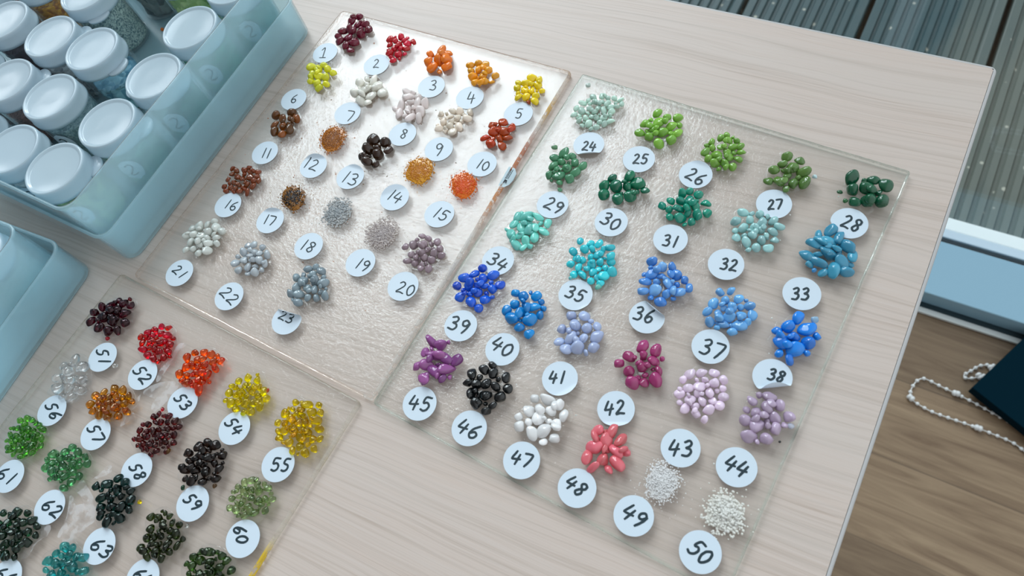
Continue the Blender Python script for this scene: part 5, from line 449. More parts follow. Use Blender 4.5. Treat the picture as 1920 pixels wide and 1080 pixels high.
def edge_glass(name, col, band=None):
    """the sheet's rounded rim: brighter and more mirror-like than its face; grain reflections painted in as colour"""
    b = N(name)
    tc = b.n('ShaderNodeTexCoord')
    nz = b.n('ShaderNodeTexNoise', {'Vector': tc.outputs['Object'], 'Scale': 300.0, 'Detail': 3.0})
    bp = b.n('ShaderNodeBump', {'Height': nz.outputs['Fac'], 'Strength': 0.7, 'Distance': 0.0006})
    tr = b.n('ShaderNodeBsdfTransparent', {'Color': col})
    gl = b.n('ShaderNodeBsdfGlass', {'Color': col, 'Roughness': 0.08, 'IOR': 1.5, 'Normal': bp.outputs[0]})
    m1 = b.n('ShaderNodeMixShader', {0: 0.55, 1: tr.outputs[0], 2: gl.outputs[0]})
    if not band:
        return b.out(m1.outputs[0])
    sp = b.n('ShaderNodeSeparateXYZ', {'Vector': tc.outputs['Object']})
    ramp = b.n('ShaderNodeValToRGB')  # reflections of nearby grains, painted along the rim as a ramp
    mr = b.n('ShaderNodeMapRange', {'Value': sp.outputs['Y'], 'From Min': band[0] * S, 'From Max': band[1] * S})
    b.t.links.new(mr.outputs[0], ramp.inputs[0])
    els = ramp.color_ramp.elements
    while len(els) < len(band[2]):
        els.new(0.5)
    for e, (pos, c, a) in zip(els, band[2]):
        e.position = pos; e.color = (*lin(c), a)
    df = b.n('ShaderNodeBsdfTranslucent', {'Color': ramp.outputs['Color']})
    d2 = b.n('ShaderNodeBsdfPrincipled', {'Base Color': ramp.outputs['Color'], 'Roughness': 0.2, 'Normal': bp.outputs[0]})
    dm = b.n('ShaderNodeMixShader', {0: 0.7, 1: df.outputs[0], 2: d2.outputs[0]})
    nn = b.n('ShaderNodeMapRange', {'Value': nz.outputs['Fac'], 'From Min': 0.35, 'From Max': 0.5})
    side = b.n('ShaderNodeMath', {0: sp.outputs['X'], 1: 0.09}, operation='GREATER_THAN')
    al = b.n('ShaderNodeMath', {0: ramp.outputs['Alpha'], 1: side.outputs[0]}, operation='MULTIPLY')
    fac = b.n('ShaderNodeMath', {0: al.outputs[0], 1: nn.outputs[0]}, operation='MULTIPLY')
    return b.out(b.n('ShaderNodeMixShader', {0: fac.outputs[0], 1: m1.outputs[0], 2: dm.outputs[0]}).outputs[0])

GM = {}
def grain_mat(col, kind, col2=None):
    key = (tuple(col), kind, tuple(col2) if col2 else None)
    if key in GM:
        return GM[key]
    b = N('%s glass %d %d %d' % ({'op': 'opaque', 'tl': 'translucent', 'tr': 'clear', 'pw': 'powdered'}[kind], *col))
    oi = b.n('ShaderNodeObjectInfo')
    c0 = tuple(min(0.93, v * 1.15) for v in lin(col))
    if col2:
        rr = b.n('ShaderNodeMapRange', {'Value': oi.outputs['Random'], 'From Min': 0.35, 'From Max': 0.95})
        base = b.n('ShaderNodeMix', {0: rr.outputs[0], 6: (*c0, 1), 7: (*lin(col2), 1)}, data_type='RGBA').outputs[2]
    else:
        base = b.n('ShaderNodeRGB').outputs[0]
        base.default_value = (*c0, 1)
    val = b.n('ShaderNodeMapRange', {'Value': oi.outputs['Random'], 'To Min': 1.0 if kind == 'pw' else 0.84, 'To Max': 1.0 if kind == 'pw' else 1.16})
    hue = b.n('ShaderNodeMapRange', {'Value': oi.outputs['Random'], 'To Min': 0.505, 'To Max': 0.495})
    hs = b.n('ShaderNodeHueSaturation', {'Color': base, 'Value': val.outputs[0], 'Hue': hue.outputs[0]})
    if kind in ('op', 'pw'):
        pr = b.n('ShaderNodeBsdfPrincipled', {'Base Color': hs.outputs[0], 'Roughness': 0.06 if kind == 'op' else 0.2, 'IOR': 1.68})
        tl = b.n('ShaderNodeBsdfTranslucent', {'Color': hs.outputs[0]})
        sh = b.n('ShaderNodeMixShader', {0: 0.1 if kind == 'op' else 0.3, 1: pr.outputs[0], 2: tl.outputs[0]})
    elif kind == 'tl':
        sh = b.n('ShaderNodeBsdfPrincipled', {'Base Color': hs.outputs[0], 'Roughness': 0.04, 'IOR': 1.6, 'Transmission Weight': 0.28})
    else:
        g = b.n('ShaderNodeGamma', {'Color': hs.outputs[0], 'Gamma': 0.46})
        gl = b.n('ShaderNodeBsdfGlass', {'Color': g.outputs[0], 'Roughness': 0.045, 'IOR': 1.6})
        tr = b.n('ShaderNodeBsdfTransparent', {'Color': g.outputs[0]})
        s0 = b.n('ShaderNodeMixShader', {0: 0.82, 1: tr.outputs[0], 2: gl.outputs[0]})
        sk = b.n('ShaderNodeBsdfGlossy', {'Color': (1, 1, 1), 'Roughness': 0.05})
        sh = b.n('ShaderNodeMixShader', {0: thin_fresnel(b, 1.42).outputs[0], 1: s0.outputs[0], 2: sk.outputs[0]})
    GM[key] = b.out(sh.outputs[0])
    return GM[key]

def frosted():
    b = N('frosted polypropylene')
    lw = thin_fresnel(b, 1.45)
    tr = b.n('ShaderNodeBsdfTransparent', {'Color': (0.90, 0.965, 0.98)})
    tl = b.n('ShaderNodeBsdfTranslucent', {'Color': (0.72, 0.93, 1.0)})
    df = b.n('ShaderNodeBsdfDiffuse', {'Color': (0.62, 0.86, 0.95)})
    gl = b.n('ShaderNodeBsdfGlossy', {'Color': (1, 1, 1), 'Roughness': 0.22})
    m1 = b.n('ShaderNodeMixShader', {0: 0.5, 1: tl.outputs[0], 2: df.outputs[0]})
    m2 = b.n('ShaderNodeMixShader', {0: 0.35, 1: tr.outputs[0], 2: m1.outputs[0]})
    return b.out(b.n('ShaderNodeMixShader', {0: lw.outputs[0], 1: m2.outputs[0], 2: gl.outputs[0]}).outputs[0])

def lid_plastic():
    b = N('milky lid plastic')
    tc = b.n('ShaderNodeTexCoord')
    nz = b.n('ShaderNodeTexNoise', {'Vector': tc.outputs['Object'], 'Scale': 260.0, 'Detail': 4.0})
    bp = b.n('ShaderNodeBump', {'Height': nz.outputs['Fac'], 'Strength': 0.10, 'Distance': 0.0003})
    pr = b.n('ShaderNodeBsdfPrincipled', {'Base Color': (0.57, 0.71, 0.80), 'Roughness': 0.16, 'Normal': bp.outputs[0]})
    tl = b.n('ShaderNodeBsdfTranslucent', {'Color': (0.70, 0.82, 0.88)})
    return b.out(b.n('ShaderNodeMixShader', {0: 0.22, 1: pr.outputs[0], 2: tl.outputs[0]}).outputs[0])

def clear_plastic(name='clear polystyrene', tint=(0.95, 0.97, 0.975)):
    b = N(name)
    fr = thin_fresnel(b, 1.5)
    tr = b.n('ShaderNodeBsdfTransparent', {'Color': tint})
    gl = b.n('ShaderNodeBsdfGlossy', {'Color': (1, 1, 1), 'Roughness': 0.08})
    df = b.n('ShaderNodeBsdfDiffuse', {'Color': (0.75, 0.82, 0.86)})
    m1 = b.n('ShaderNodeMixShader', {0: 0.07, 1: tr.outputs[0], 2: df.outputs[0]})
    return b.out(b.n('ShaderNodeMixShader', {0: fr.outputs[0], 1: m1.outputs[0], 2: gl.outputs[0]}).outputs[0])

def frit_fill(name, dark, light, cell):
    b = N(name)
    tc = b.n('ShaderNodeTexCoord')
    v = b.n('ShaderNodeTexVoronoi', {'Vector': tc.outputs['Object'], 'Scale': 1000.0 / cell})
    sp = b.n('ShaderNodeSeparateColor', {'Color': v.outputs['Color']})
    c = b.n('ShaderNodeMix', {0: sp.outputs[0], 6: (*[v * 1.3 for v in lin(dark)], 1), 7: (*[min(0.9, v * 1.3) for v in lin(light)], 1)}, data_type='RGBA')
    bp = b.n('ShaderNodeBump', {'Height': v.outputs['Distance'], 'Strength': 0.8, 'Distance': cell * S * 0.4}, invert=True)
    return b.out(b.n('ShaderNodeBsdfPrincipled', {'Base Color': c.outputs[2], 'Roughness': 0.45, 'Normal': bp.outputs[0]}).outputs[0])

M_TABLE = wood_table()
M_BAND = principled('grey edge banding', (186, 186, 186), 0.35)
M_FLOOR = wood_floor()
M_DECK = decking()
M_GLASS = sheet_glass('fired clear glass', (0.99, 0.99, 0.985))
M_FILM = sheet_glass('melted clear glass', (0.99, 0.99, 0.99), 0.1, 0.03)
M_PAPER = principled('white paper sticker', (209, 224, 236), 0.4)
M_INK = principled('dark teal marker ink', (20, 46, 56), 0.5)
M_FROST = frosted()
M_LID = lid_plastic()
M_JAR = clear_plastic()
M_BEADW = principled('white plastic beads', (225, 228, 228), 0.35)
M_NAVY = principled('dark navy board', (0, 30, 42), 0.8, **{'Specular IOR Level': 0.05})
M_FRAME = principled('pale blue grey window frame', (140, 178, 198), 0.35)
M_LEDGE = principled('white outer ledge', (220, 228, 228), 0.5)
M_RUBBER = principled('black rubber gasket', (10, 22, 28), 0.5)
M_STEEL = principled('bright metal bead', (205, 222, 235), 0.25, Metallic=0.6)
M_LEG = principled('white steel leg', (225, 226, 226), 0.4)
M_PRINT = principled('black label print', (30, 40, 48), 0.5)
b_ = N('window pane glass')
M_PANE = b_.out(b_.n('ShaderNodeMixShader', {0: thin_fresnel(b_, 1.45).outputs[0], 1: b_.n('ShaderNodeBsdfTransparent', {'Color': (0.975, 0.992, 0.995)}).outputs[0], 2: b_.n('ShaderNodeBsdfGlossy', {'Color': (1, 1, 1), 'Roughness': 0.0}).outputs[0]}).outputs[0])

# ------------------------------------------------------------------ the setting
bm = bmesh.new(); box(bm, -2600, 2600, -2400, 640, -30, 0)
structure(mesh_obj('floor', bm, M_FLOOR, loc=P(0, 0, FZ)))

door = thing('door_1', 'sliding glass door with pale blue grey bottom frame beside the table', 'door', P(0, 690, FZ))
structure(door)
def dpart(name, m, x, bev=0.0):
    bm = bmesh.new(); box(bm, *x)
    if bev:
        bevel_all(bm, bev)
    return mesh_obj(name, bm, m, door)
dpart('threshold_strip', M_LEDGE, (-2600, 2600, -86, -77, 0, 5), 1)
dpart('rail_shade_strip', principled('shaded frame face', (38, 58, 66), 0.4), (-2600, 2600, -77, -50, 0, 3))  # dark colour paints the shade on the rail's front face
dpart('bottom_rail', M_FRAME, (-2600, 2600, -68, 27, 3, 34), 1.5)
dpart('gasket', M_RUBBER, (-2600, 2600, 27, 36, 0, 30))
dpart('glazing_bead', M_STEEL, (-2600, 2600, 36, 51, 0, 34), 1.5)
dpart('outer_sill', M_LEDGE, (-2600, 2600, 51, 74, -30, 33), 2)
dpart('pane', M_PANE, (-2600, 2600, 29, 33, 30, 2300))

bm = bmesh.new()
x = -2600.0
k = 0
BW, GAPW = 226.0, 7.0
x = 148.0 - 12 * BW
prof_all = []
while x < 2600:
    x0, x1 = x + GAPW / 2, x + BW - GAPW / 2
    n = 11; pitch = (x1 - x0) / n
    prof = [(x0, -28)]
    for i in range(n):
        a = x0 + i * pitch
        if i in (0, n - 1):
            prof += [(a + 1, -1.5), (a + 3, 0), (a + pitch - 4, 0), (a + pitch - 2, -5)]
        else:
            prof += [(a + 1.5, -5), (a + 4, 0), (a + pitch - 6, 0), (a + pitch - 3, -5)]
    prof.append((x1, -28))
    va = [bm.verts.new((px * S, 770 * S, pz * S)) for px, pz in prof]
    vb = [bm.verts.new((px * S, 3400 * S, pz * S)) for px, pz in prof]
    for i in range(len(prof) - 1):
        bm.faces.new((va[i], va[i + 1], vb[i + 1], vb[i]))
    bm.faces.new(va); bm.faces.new(list(reversed(vb)))
    x += BW
bmesh.ops.recalc_face_normals(bm, faces=bm.faces[:])
structure(mesh_obj('floor_deck', bm, M_DECK, loc=P(0, 0, FZ)))
bm = bmesh.new(); box(bm, -2700, 2700, 770, 3400, -60, -40)
structure(mesh_obj('ground_outside', bm, principled('dark gravel bed', (18, 24, 26), 0.9), loc=P(0, 0, FZ)))

# ------------------------------------------------------------------ table
table = thing('table', 'pale wood laminate table holding the glass plates and jar boxes', 'table', P(-500, -100, FZ))
TX, TY = -500, -100
def trel(bm_fn, name, m):
    bm = bmesh.new(); bm_fn(bm)
    return mesh_obj(name, bm, m, table)
TH = -FZ + PT
def ftop(bm):
    box(bm, -1400 - TX, 51.2 - TX, -700 - TY, 367.4 - TY, TH - 25, TH)
trel(ftop, 'tabletop', M_TABLE)
def fband(bm):
    rings = []
    for z, o in ((TH - 25, 0), (TH - 24.2, 1.6), (TH - 1.2, 1.9), (TH - 0.35, 1.5), (TH, 0.7), (TH, 0)):
        rings.append(rrect(-1400 - o - TX, 51.25 + o + 0.15 - TX, -700 - o - TY, 367.45 + o - TY, 2.0 + o, 5))
    rings = [[(a, b, z) for a, b in r] for r, z in zip(rings, (TH - 25, TH - 24.2, TH - 1.2, TH - 0.35, TH, TH))]
    loft(bm, rings, False, False)
trel(fband, 'edge_band', M_BAND)
for lx in (-1330, -10):
    for ly in (-640, 310):
        trel(lambda bm: box(bm, lx - 22 - TX, lx + 22 - TX, ly - 22 - TY, ly + 22 - TY, 0, TH - 25), 'leg', M_LEG)

# ------------------------------------------------------------------ glass grains
def proto(seed, el):
    rnd = random.Random(seed)
    bm = bmesh.new()
    bmesh.ops.create_icosphere(bm, subdivisions=3, radius=1.0)
    planes = []
    for _ in range(7):
        v = Vector((rnd.gauss(0, 1), rnd.gauss(0, 1), rnd.gauss(0, 0.8))).normalized()
        planes.append((v, rnd.uniform(0.55, 0.82)))
    off = Vector((rnd.uniform(0, 50), rnd.uniform(0, 50), 0))
    for v in bm.verts:
        p = v.co.copy()
        for n, d in planes:
            e = p.dot(n) - d
            if e > 0:
                p -= n * e * 0.8
        p *= 1.0 + 0.20 * noise.noise(p * 1.2 + off)
        p.x *= 1.06 * el; p.y *= 1.08 / (el ** 0.25); p.z *= 0.92
        if p.z < -0.5:
            p.z = -0.5 + (p.z + 0.5) * 0.25
        v.co = p
    for _ in range(3):
        bmesh.ops.smooth_vert(bm, verts=bm.verts[:], factor=0.5, use_axis_x=True, use_axis_y=True, use_axis_z=True)
    for v in bm.verts:
        v.co *= 1.05
    me = bpy.data.meshes.new('grain')
    bm.to_mesh(me); bm.free()
    me.polygons.foreach_set('use_smooth', [True] * len(me.polygons))
    me.materials.append(None)
    return me
PROTOS = {'round': [proto(i, 1.08) for i in range(8)], 'mix': [proto(20 + i, (1.0, 1.08, 1.2, 1.05, 1.36, 1.15, 1.0, 1.2)[i]) for i in range(8)], 'long': [proto(40 + i, (1.3, 1.6, 1.45, 1.8, 1.2, 1.5)[i]) for i in range(6)]}

def inside(p, poly):
    r = False
    j = len(poly) - 1
    for i in range(len(poly)):
        a, b = poly[i], poly[j]
        if (a[1] > p[1]) != (b[1] > p[1]) and p[0] < (b[0] - a[0]) * (p[1] - a[1]) / (b[1] - a[1]) + a[0]:
            r = not r
        j = i
    return r

def grow(poly, d):
    cx = sum(p[0] for p in poly) / len(poly); cy = sum(p[1] for p in poly) / len(poly)
    out = []
    for x, y in poly:
        l = math.hypot(x - cx, y - cy)
        out.append((cx + (x - cx) * (l + d) / l, cy + (y - cy) * (l + d) / l))
    return out

def smooth_loop(poly, n=5):
    q = [poly[-1]] + list(poly) + [poly[0], poly[1]]
    out = []
    for i in range(1, len(q) - 2):
        a, b, c, d = (Vector(v) for v in q[i - 1:i + 3])
        for k in range(n):
            t = k / n
            out.append(tuple(0.5 * (2 * b + (c - a) * t + (2 * a - 5 * b + 4 * c - d) * t * t + (3 * b - a - 3 * c + d) * t ** 3)))
    return out

def film_bm(poly, o, z0, z1, d):
    lp = smooth_loop(grow(poly, d))
    bm = bmesh.new()
    loft(bm, [[(x - o[0], y - o[1], z0) for x, y in lp], [(x - o[0], y - o[1], z1 * 0.6) for x, y in grow(lp, -0.35)], [(x - o[0], y - o[1], z1) for x, y in grow(lp, -1.0)]])
    return bm

def add_grain(parent, o, x, y, z, size, m, rnd, kind, tilt=0.35):
    me = rnd.choice(PROTOS[kind])
    g = bpy.data.objects.new('grain', me)
    g.location = ((x - o[0]) * S, (y - o[1]) * S, z * S)
    g.rotation_euler = (rnd.gauss(0, tilt), rnd.gauss(0, tilt), rnd.uniform(0, 6.283))
    s = size * 0.5 * S
    g.scale = (s * rnd.uniform(0.92, 1.08), s * rnd.uniform(0.92, 1.08), s * rnd.uniform(0.8, 1.0))
    C.objects.link(g)
    g.parent = parent
    g.material_slots[0].link = 'OBJECT'
    g.material_slots[0].material = m
    return g

def cluster(plate, o, num, c):
    rnd = random.Random(1000 + num)
    poly = c['poly']
    kind = c['kind']
    cx = sum(p[0] for p in poly) / len(poly); cy = sum(p[1] for p in poly) / len(poly)
    xs = [p[0] for p in poly]; ys = [p[1] for p in poly]
    if kind == 'pw':
        powder(plate, o, num, c, rnd, cx, cy, xs, ys)
        return
    base = mesh_obj('frit_sample', film_bm(poly, o, -0.02, 0.07, -0.6 if kind != 'tr' else 0.8), M_FILM if kind == 'tr' else M_GLASS, plate)
    base['label'] = c['label']
    m = grain_mat(c['col'], kind, c.get('col2'))
    el = c.get('el', 1.0)
    pk = 'long' if el > 1.35 else ('mix' if kind != 'tr' or el > 1.2 else 'round')
    s0 = c['size'] * 0.93
    placed = []
    inner = grow(poly, -s0 * 0.36)
    sizes = sorted([s0 * min(1.5, max(0.55, rnd.gauss(1.0, 0.22))) for _ in range(90)], reverse=True)
    for s in sizes:
        for _ in range(60):
            x, y = rnd.uniform(min(xs), max(xs)), rnd.uniform(min(ys), max(ys))
            if not inside((x, y), inner):
                continue
            if all((x - a) ** 2 + (y - b) ** 2 > (0.45 * (s + t)) ** 2 for a, b, t in placed):
                placed.append((x, y, s))
                break
    n1 = len(placed)
    for x, y, s in placed:
        add_grain(base, o, x, y, s * 0.22 + 0.1, s, m, rnd, pk)
    rad = max(max(xs) - min(xs), max(ys) - min(ys)) / 2
    top = []
    for _ in range(400):
        if len(top) >= n1 * (0.4 if kind == 'tr' else 0.2):
            break
        a, r = rnd.uniform(0, 6.283), abs(rnd.gauss(0, 0.36)) * rad
        x, y = cx + r * math.cos(a), cy + r * math.sin(a)
        s = s0 * min(1.3, max(0.55, rnd.gauss(0.9, 0.2)))
        if inside((x, y), inner) and all((x - p) ** 2 + (y - q) ** 2 > (0.46 * (s + t)) ** 2 for p, q, t in top):
            top.append((x, y, s))
            add_grain(base, o, x, y, s0 * 0.62 + s * 0.1, s, m, rnd, pk, 0.5)
    for (x, y), s, col in c.get('stray', ()):
        g = add_grain(base, o, x, y, s * 0.25 + 0.1, s, grain_mat(col, 'tr' if kind == 'tr' else 'tl'), rnd, 'round')
        if (abs(col[0] - c['col'][0]) + abs(col[1] - c['col'][1]) + abs(col[2] - c['col'][2])) > 120:
            g['label'] = 'odd coloured stray grain'

def speck(bm, x, y, z, r, mi, rnd):
    mt = Matrix.Translation((x * S, y * S, z * S)) @ Matrix.Diagonal((r * S * rnd.uniform(0.8, 1.2), r * S * rnd.uniform(0.8, 1.2), r * S * 0.75, 1))
    res = bmesh.ops.create_icosphere(bm, subdivisions=1, radius=1.0, matrix=mt)
    for f in {f for v in res['verts'] for f in v.link_faces}:
        f.material_index = mi; f.smooth = True

def powder(plate, o, num, c, rnd, cx, cy, xs, ys):
    poly = c['poly']; s0 = c['size']
    bm = bmesh.new()
    grainy = c.get('grain')
    rad = math.sqrt((max(xs) - min(xs)) * (max(ys) - min(ys))) / 2
    dome = 0.55 if grainy else 0.9
    if dome:
        lp = smooth_loop(poly)
        rings = []
        for t in (1.0, 0.9, 0.78, 0.64, 0.5, 0.36, 0.22, 0.1):
            rings.append([(cx + (x - cx) * t * (0.72 if grainy else 0.80) - o[0], cy + (y - cy) * t * (0.72 if grainy else 0.80) - o[1], 0.05 + dome * (1 - t ** 2.2) * (1 + 0.35 * noise.noise(Vector((x * t, y * t, num * 3.1))))) for x, y in lp])
        vr = loft(bm, rings, False, True)
        for f in bm.faces:
            q = f.calc_center_median()
            d = math.hypot(q.x / S - (cx - o[0]), q.y / S - (cy - o[1])) / rad
            f.material_index = 1 if d < 0.55 + 0.25 * noise.noise(q * 700) else 0
    n = int(rad * rad * 3.14 / (s0 * s0) * (5.5 if grainy else 3.0))
    k = 0
    while k < n:
        a, r = rnd.uniform(0, 6.283), abs(rnd.gauss(0, 0.62 if grainy else 0.72)) * rad
        x, y = cx + r * math.cos(a), cy + r * math.sin(a)
        ok = inside((x, y), poly)
        if not ok and rnd.random() < 0.72 or r > rad * 1.75:
            k += 0.2
            continue
        t = min(1.0, r / rad)
        s = s0 * rnd.uniform(0.45, 1.0) * (1.0 if ok else 0.6)
        z = 0.15 * s + (dome * max(0.0, 1 - t ** 2.2) * 0.96 if not grainy else dome * max(0.0, 1 - t ** 2.2) + rnd.random() ** 2 * 0.8 * s0 * (1 - t))
        speck(bm, x - o[0], y - o[1], z, s * 0.5, 1 if rnd.random() > t else 0, rnd)
        k += 1
    p = mesh_obj('frit_powder', bm, [grain_mat(c['col'], 'pw'), grain_mat(c['core'], 'pw')], plate)
    p['kind'] = 'stuff'
    p['label'] = c['label']

# ------------------------------------------------------------------ number stickers
SR = 9.6
def fold_fn(st):
    f = st.get('fold')
    if not f:
        return lambda x, y: (x, y, 0.0)
    ang, q, lift = f
    dx, dy = math.cos(math.radians(ang)), math.sin(math.radians(ang))
    A = math.radians(lift); r0 = 1.3; s0 = q * SR
    def fn(x, y):
        s = x * dx + y * dy; u = -x * dy + y * dx
        t = s - s0
        z = 0.0
        if t > 0:
            a = min(A, t / r0)
            rest = max(0.0, t - r0 * A)
            s = s0 + r0 * math.sin(a) + rest * math.cos(A)
            z = r0 * (1 - math.cos(a)) + rest * math.sin(A)
        return (s * dx - u * dy, s * dy + u * dx, z)
    return fn

def sticker(plate, o, num, st):
    fn = fold_fn(st)
    bm = bmesh.new()
    cx, cy = st['c']
    base_z = 0.30
    nseg, rings = 48, 9
    def sheet(dz):
        c0 = fn(0, 0)
        ctr = bm.verts.new((c0[0] * S, c0[1] * S, (c0[2] + dz) * S))
        prev = None; out = []
        for r in range(1, rings + 1):
            ring = []
            for i in range(nseg):
                a = 2 * math.pi * i / nseg
                x, y, z = fn(SR * r / rings * math.cos(a), SR * r / rings * math.sin(a))
                ring.append(bm.verts.new((x * S, y * S, (z + dz) * S)))
            out.append(ring)
        return ctr, out
    ca, ra = sheet(0.12); cb, rb = sheet(0.0)
    for i in range(nseg):
        j = (i + 1) % nseg
        bm.faces.new((ca, ra[0][i], ra[0][j])); bm.faces.new((cb, rb[0][j], rb[0][i]))
        for r in range(rings - 1):
            bm.faces.new((ra[r][i], ra[r + 1][i], ra[r + 1][j], ra[r][j]))
            bm.faces.new((rb[r][j], rb[r + 1][j], rb[r + 1][i], rb[r][i]))
    for f in bm.faces:
        f.smooth = True
    for i in range(nseg):
        j = (i + 1) % nseg
        q4 = [bm.verts.new(v.co) for v in (ra[-1][i], rb[-1][i], rb[-1][j], ra[-1][j])]
        bm.faces.new(q4)
    s = mesh_obj('number_sticker', bm, M_PAPER, plate, loc=((cx - o[0]) * S, (cy - o[1]) * S, base_z * S))
    s['label'] = 'white round sticker with handwritten %d' % num
    bm = bmesh.new()
    lift = 0.0
    for stroke in st['s']:
        pts = [(x - cx, y - cy) for x, y in stroke]
        pts = [p for p in pts if math.hypot(*p) < SR * 0.97]
        if len(pts) < 2:
            continue
        if len(pts) == 2:
            a, b = pts
            pts = [(a[0] + (b[0] - a[0]) * t / 5, a[1] + (b[1] - a[1]) * t / 5) for t in range(6)]
        w = 0.62 if num > 23 else 0.46
        L, Rr = [], []
        for i, p in enumerate(pts):
            a, b = pts[max(i - 1, 0)], pts[min(i + 1, len(pts) - 1)]
            tx, ty = b[0] - a[0], b[1] - a[1]
            l = math.hypot(tx, ty) or 1.0
            tx, ty = tx / l, ty / l
            e = 0.35 if i == 0 else (-0.35 if i == len(pts) - 1 else 0.0)
            px, py = p[0] - tx * e, p[1] - ty * e
            ww = w * (0.75 if i in (0, len(pts) - 1) else 1.0)
            for lst, sg in ((L, 1), (Rr, -1)):
                x, y, z = fn(px - ty * ww * sg, py + tx * ww * sg)
                lst.append(bm.verts.new((x * S, y * S, (z + 0.14 + lift + 0.0012 * i) * S)))
        lift += 0.03
        for i in range(len(pts) - 1):
            bm.faces.new((Rr[i], Rr[i + 1], L[i + 1], L[i]))
    if bm.verts:
        mesh_obj('handwritten_number', bm, M_INK, s)
    else:
        bm.free()

# ------------------------------------------------------------------ glass plates
def round_quad(q, r, n=5):
    out = []
    for i in range(4):
        p = Vector(q[i]); a = (Vector(q[i - 1]) - p).normalized(); b = (Vector(q[(i + 1) % 4]) - p).normalized()
        for k in range(n + 1):
            t = k / n
            p0, p2 = p + a * r, p + b * r
            out.append(tuple((1 - t) ** 2 * p0 + 2 * t * (1 - t) * p + t * t * p2))
    return out

def subdivide_loop(pts, step=6.0):
    out = []
    for i, p in enumerate(pts):
        q = pts[(i + 1) % len(pts)]
        l = math.hypot(q[0] - p[0], q[1] - p[1])
        n = max(1, int(l / step))
        for k in range(n):
            out.append((p[0] + (q[0] - p[0]) * k / n, p[1] + (q[1] - p[1]) * k / n))
    return out

def plate(label, quad, r, m_edge, nums, wob=0.25):
    cx = sum(p[0] for p in quad) / 4; cy = sum(p[1] for p in quad) / 4
    o = (cx, cy)
    t = thing('glass_plate', label, 'glass plate', P(cx, cy, 0), 'glass colour sample plates on the table')
    lp = [(x - cx, y - cy) for x, y in subdivide_loop(round_quad(quad, r))]
    def off(d):
        res = []
        n = len(lp)
        for i, (x, y) in enumerate(lp):
            a, b = lp[i - 1], lp[(i + 1) % n]
            tx, ty = b[0] - a[0], b[1] - a[1]
            l = math.hypot(tx, ty)
            w = wob * noise.noise(Vector((x * 0.09, y * 0.09, cx)))
            res.append((x - ty / l * (d + w), y + tx / l * (d + w)))
        return res
    sgn = 1
    ar = sum(lp[i - 1][0] * lp[i][1] - lp[i][0] * lp[i - 1][1] for i in range(len(lp)))
    if ar < 0:
        lp.reverse()
    prof = [(1.1, PT + 0.01), (0.35, PT + 0.3), (0.0, PT + 1.0), (0.0, -1.3), (0.25, -0.5), (0.75, -0.1), (1.5, 0.0)]
    rings = [[(x, y, z) for x, y in off(d)] for d, z in prof]
    bm = bmesh.new()
    loft(bm, rings, True, True, mis=[1, 1, 1, 1, 1, 1])
    bm.faces.ensure_lookup_table()
    bm.faces[-1].material_index = 0; bm.faces[-2].material_index = 0
    mesh_obj('glass_sheet', bm, [M_GLASS, m_edge], t)
    for n in nums:
        if n in CLUSTERS:
            cluster(t, o, n, CLUSTERS[n])
        if n in STICKERS:
            sticker(t, o, n, STICKERS[n])
    return t, o

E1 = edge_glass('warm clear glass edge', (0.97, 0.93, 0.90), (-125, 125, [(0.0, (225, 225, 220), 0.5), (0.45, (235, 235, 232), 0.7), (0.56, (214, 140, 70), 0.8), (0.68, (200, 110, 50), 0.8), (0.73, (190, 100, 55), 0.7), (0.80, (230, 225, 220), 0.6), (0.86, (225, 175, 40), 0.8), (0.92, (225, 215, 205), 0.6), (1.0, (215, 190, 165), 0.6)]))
E2 = edge_glass('green tinged glass edge', (0.92, 0.97, 0.955))
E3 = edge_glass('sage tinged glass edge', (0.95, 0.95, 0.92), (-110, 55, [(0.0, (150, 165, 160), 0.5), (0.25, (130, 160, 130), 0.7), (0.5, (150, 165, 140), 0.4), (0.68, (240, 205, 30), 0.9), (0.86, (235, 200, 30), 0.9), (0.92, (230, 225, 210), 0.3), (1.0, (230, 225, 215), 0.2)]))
plate1, o1 = plate('clear glass plate with red to grey grain samples, stickers 1 to 23', [(-379.5, 289.3), (-183.9, 287.7), (-187.9, 38.0), (-386.2, 41.6)], 4.0, E1, range(1, 24))
plate2, o2 = plate('clear glass plate with green to pink grain samples, stickers 24 to 50', [(-176.7, 288.1), (28.1, 279.8), (15.6, 29.6), (-187.2, 37.3)], 2.0, E2, range(24, 51))
plate3, o3 = plate('clear glass plate with transparent bead samples, sticker 51 in its corner', [(-396.2, 40.1), (-193.9, 35.3), (-200.5, -214.0), (-402.5, -209.5)], 3.5, E3, range(51, 68))

# loose specks fused into the plates
def specks(t, o, cols, n, x0, x1, y0, y1, seed, centre=None, spread=0):
    rnd = random.Random(seed)
    bm = bmesh.new()
    for _ in range(n):
        if centre:
            x, y = rnd.gauss(centre[0], spread), rnd.gauss(centre[1], spread)
            if not (x0 < x < x1 and y0 < y < y1):
                continue
        else:
            x, y = rnd.uniform(x0, x1), rnd.uniform(y0, y1)
        speck(bm, x - o[0], y - o[1], 0.05, rnd.choice((0.2, 0.25, 0.3, 0.45)), rnd.randrange(len(cols)), rnd)
    p = mesh_obj('frit_speck', bm, [grain_mat(c, 'pw') for c in cols], t)
    p['kind'] = 'stuff'
specks(plate1, o1, [(190, 110, 40), (150, 95, 40), (120, 80, 40)], 150, -380, -195, 45, 285, 5, (-290, 170), 55)
specks(plate2, o2, [(230, 232, 230), (215, 225, 222)], 60, -170, 15, 45, 275, 6)

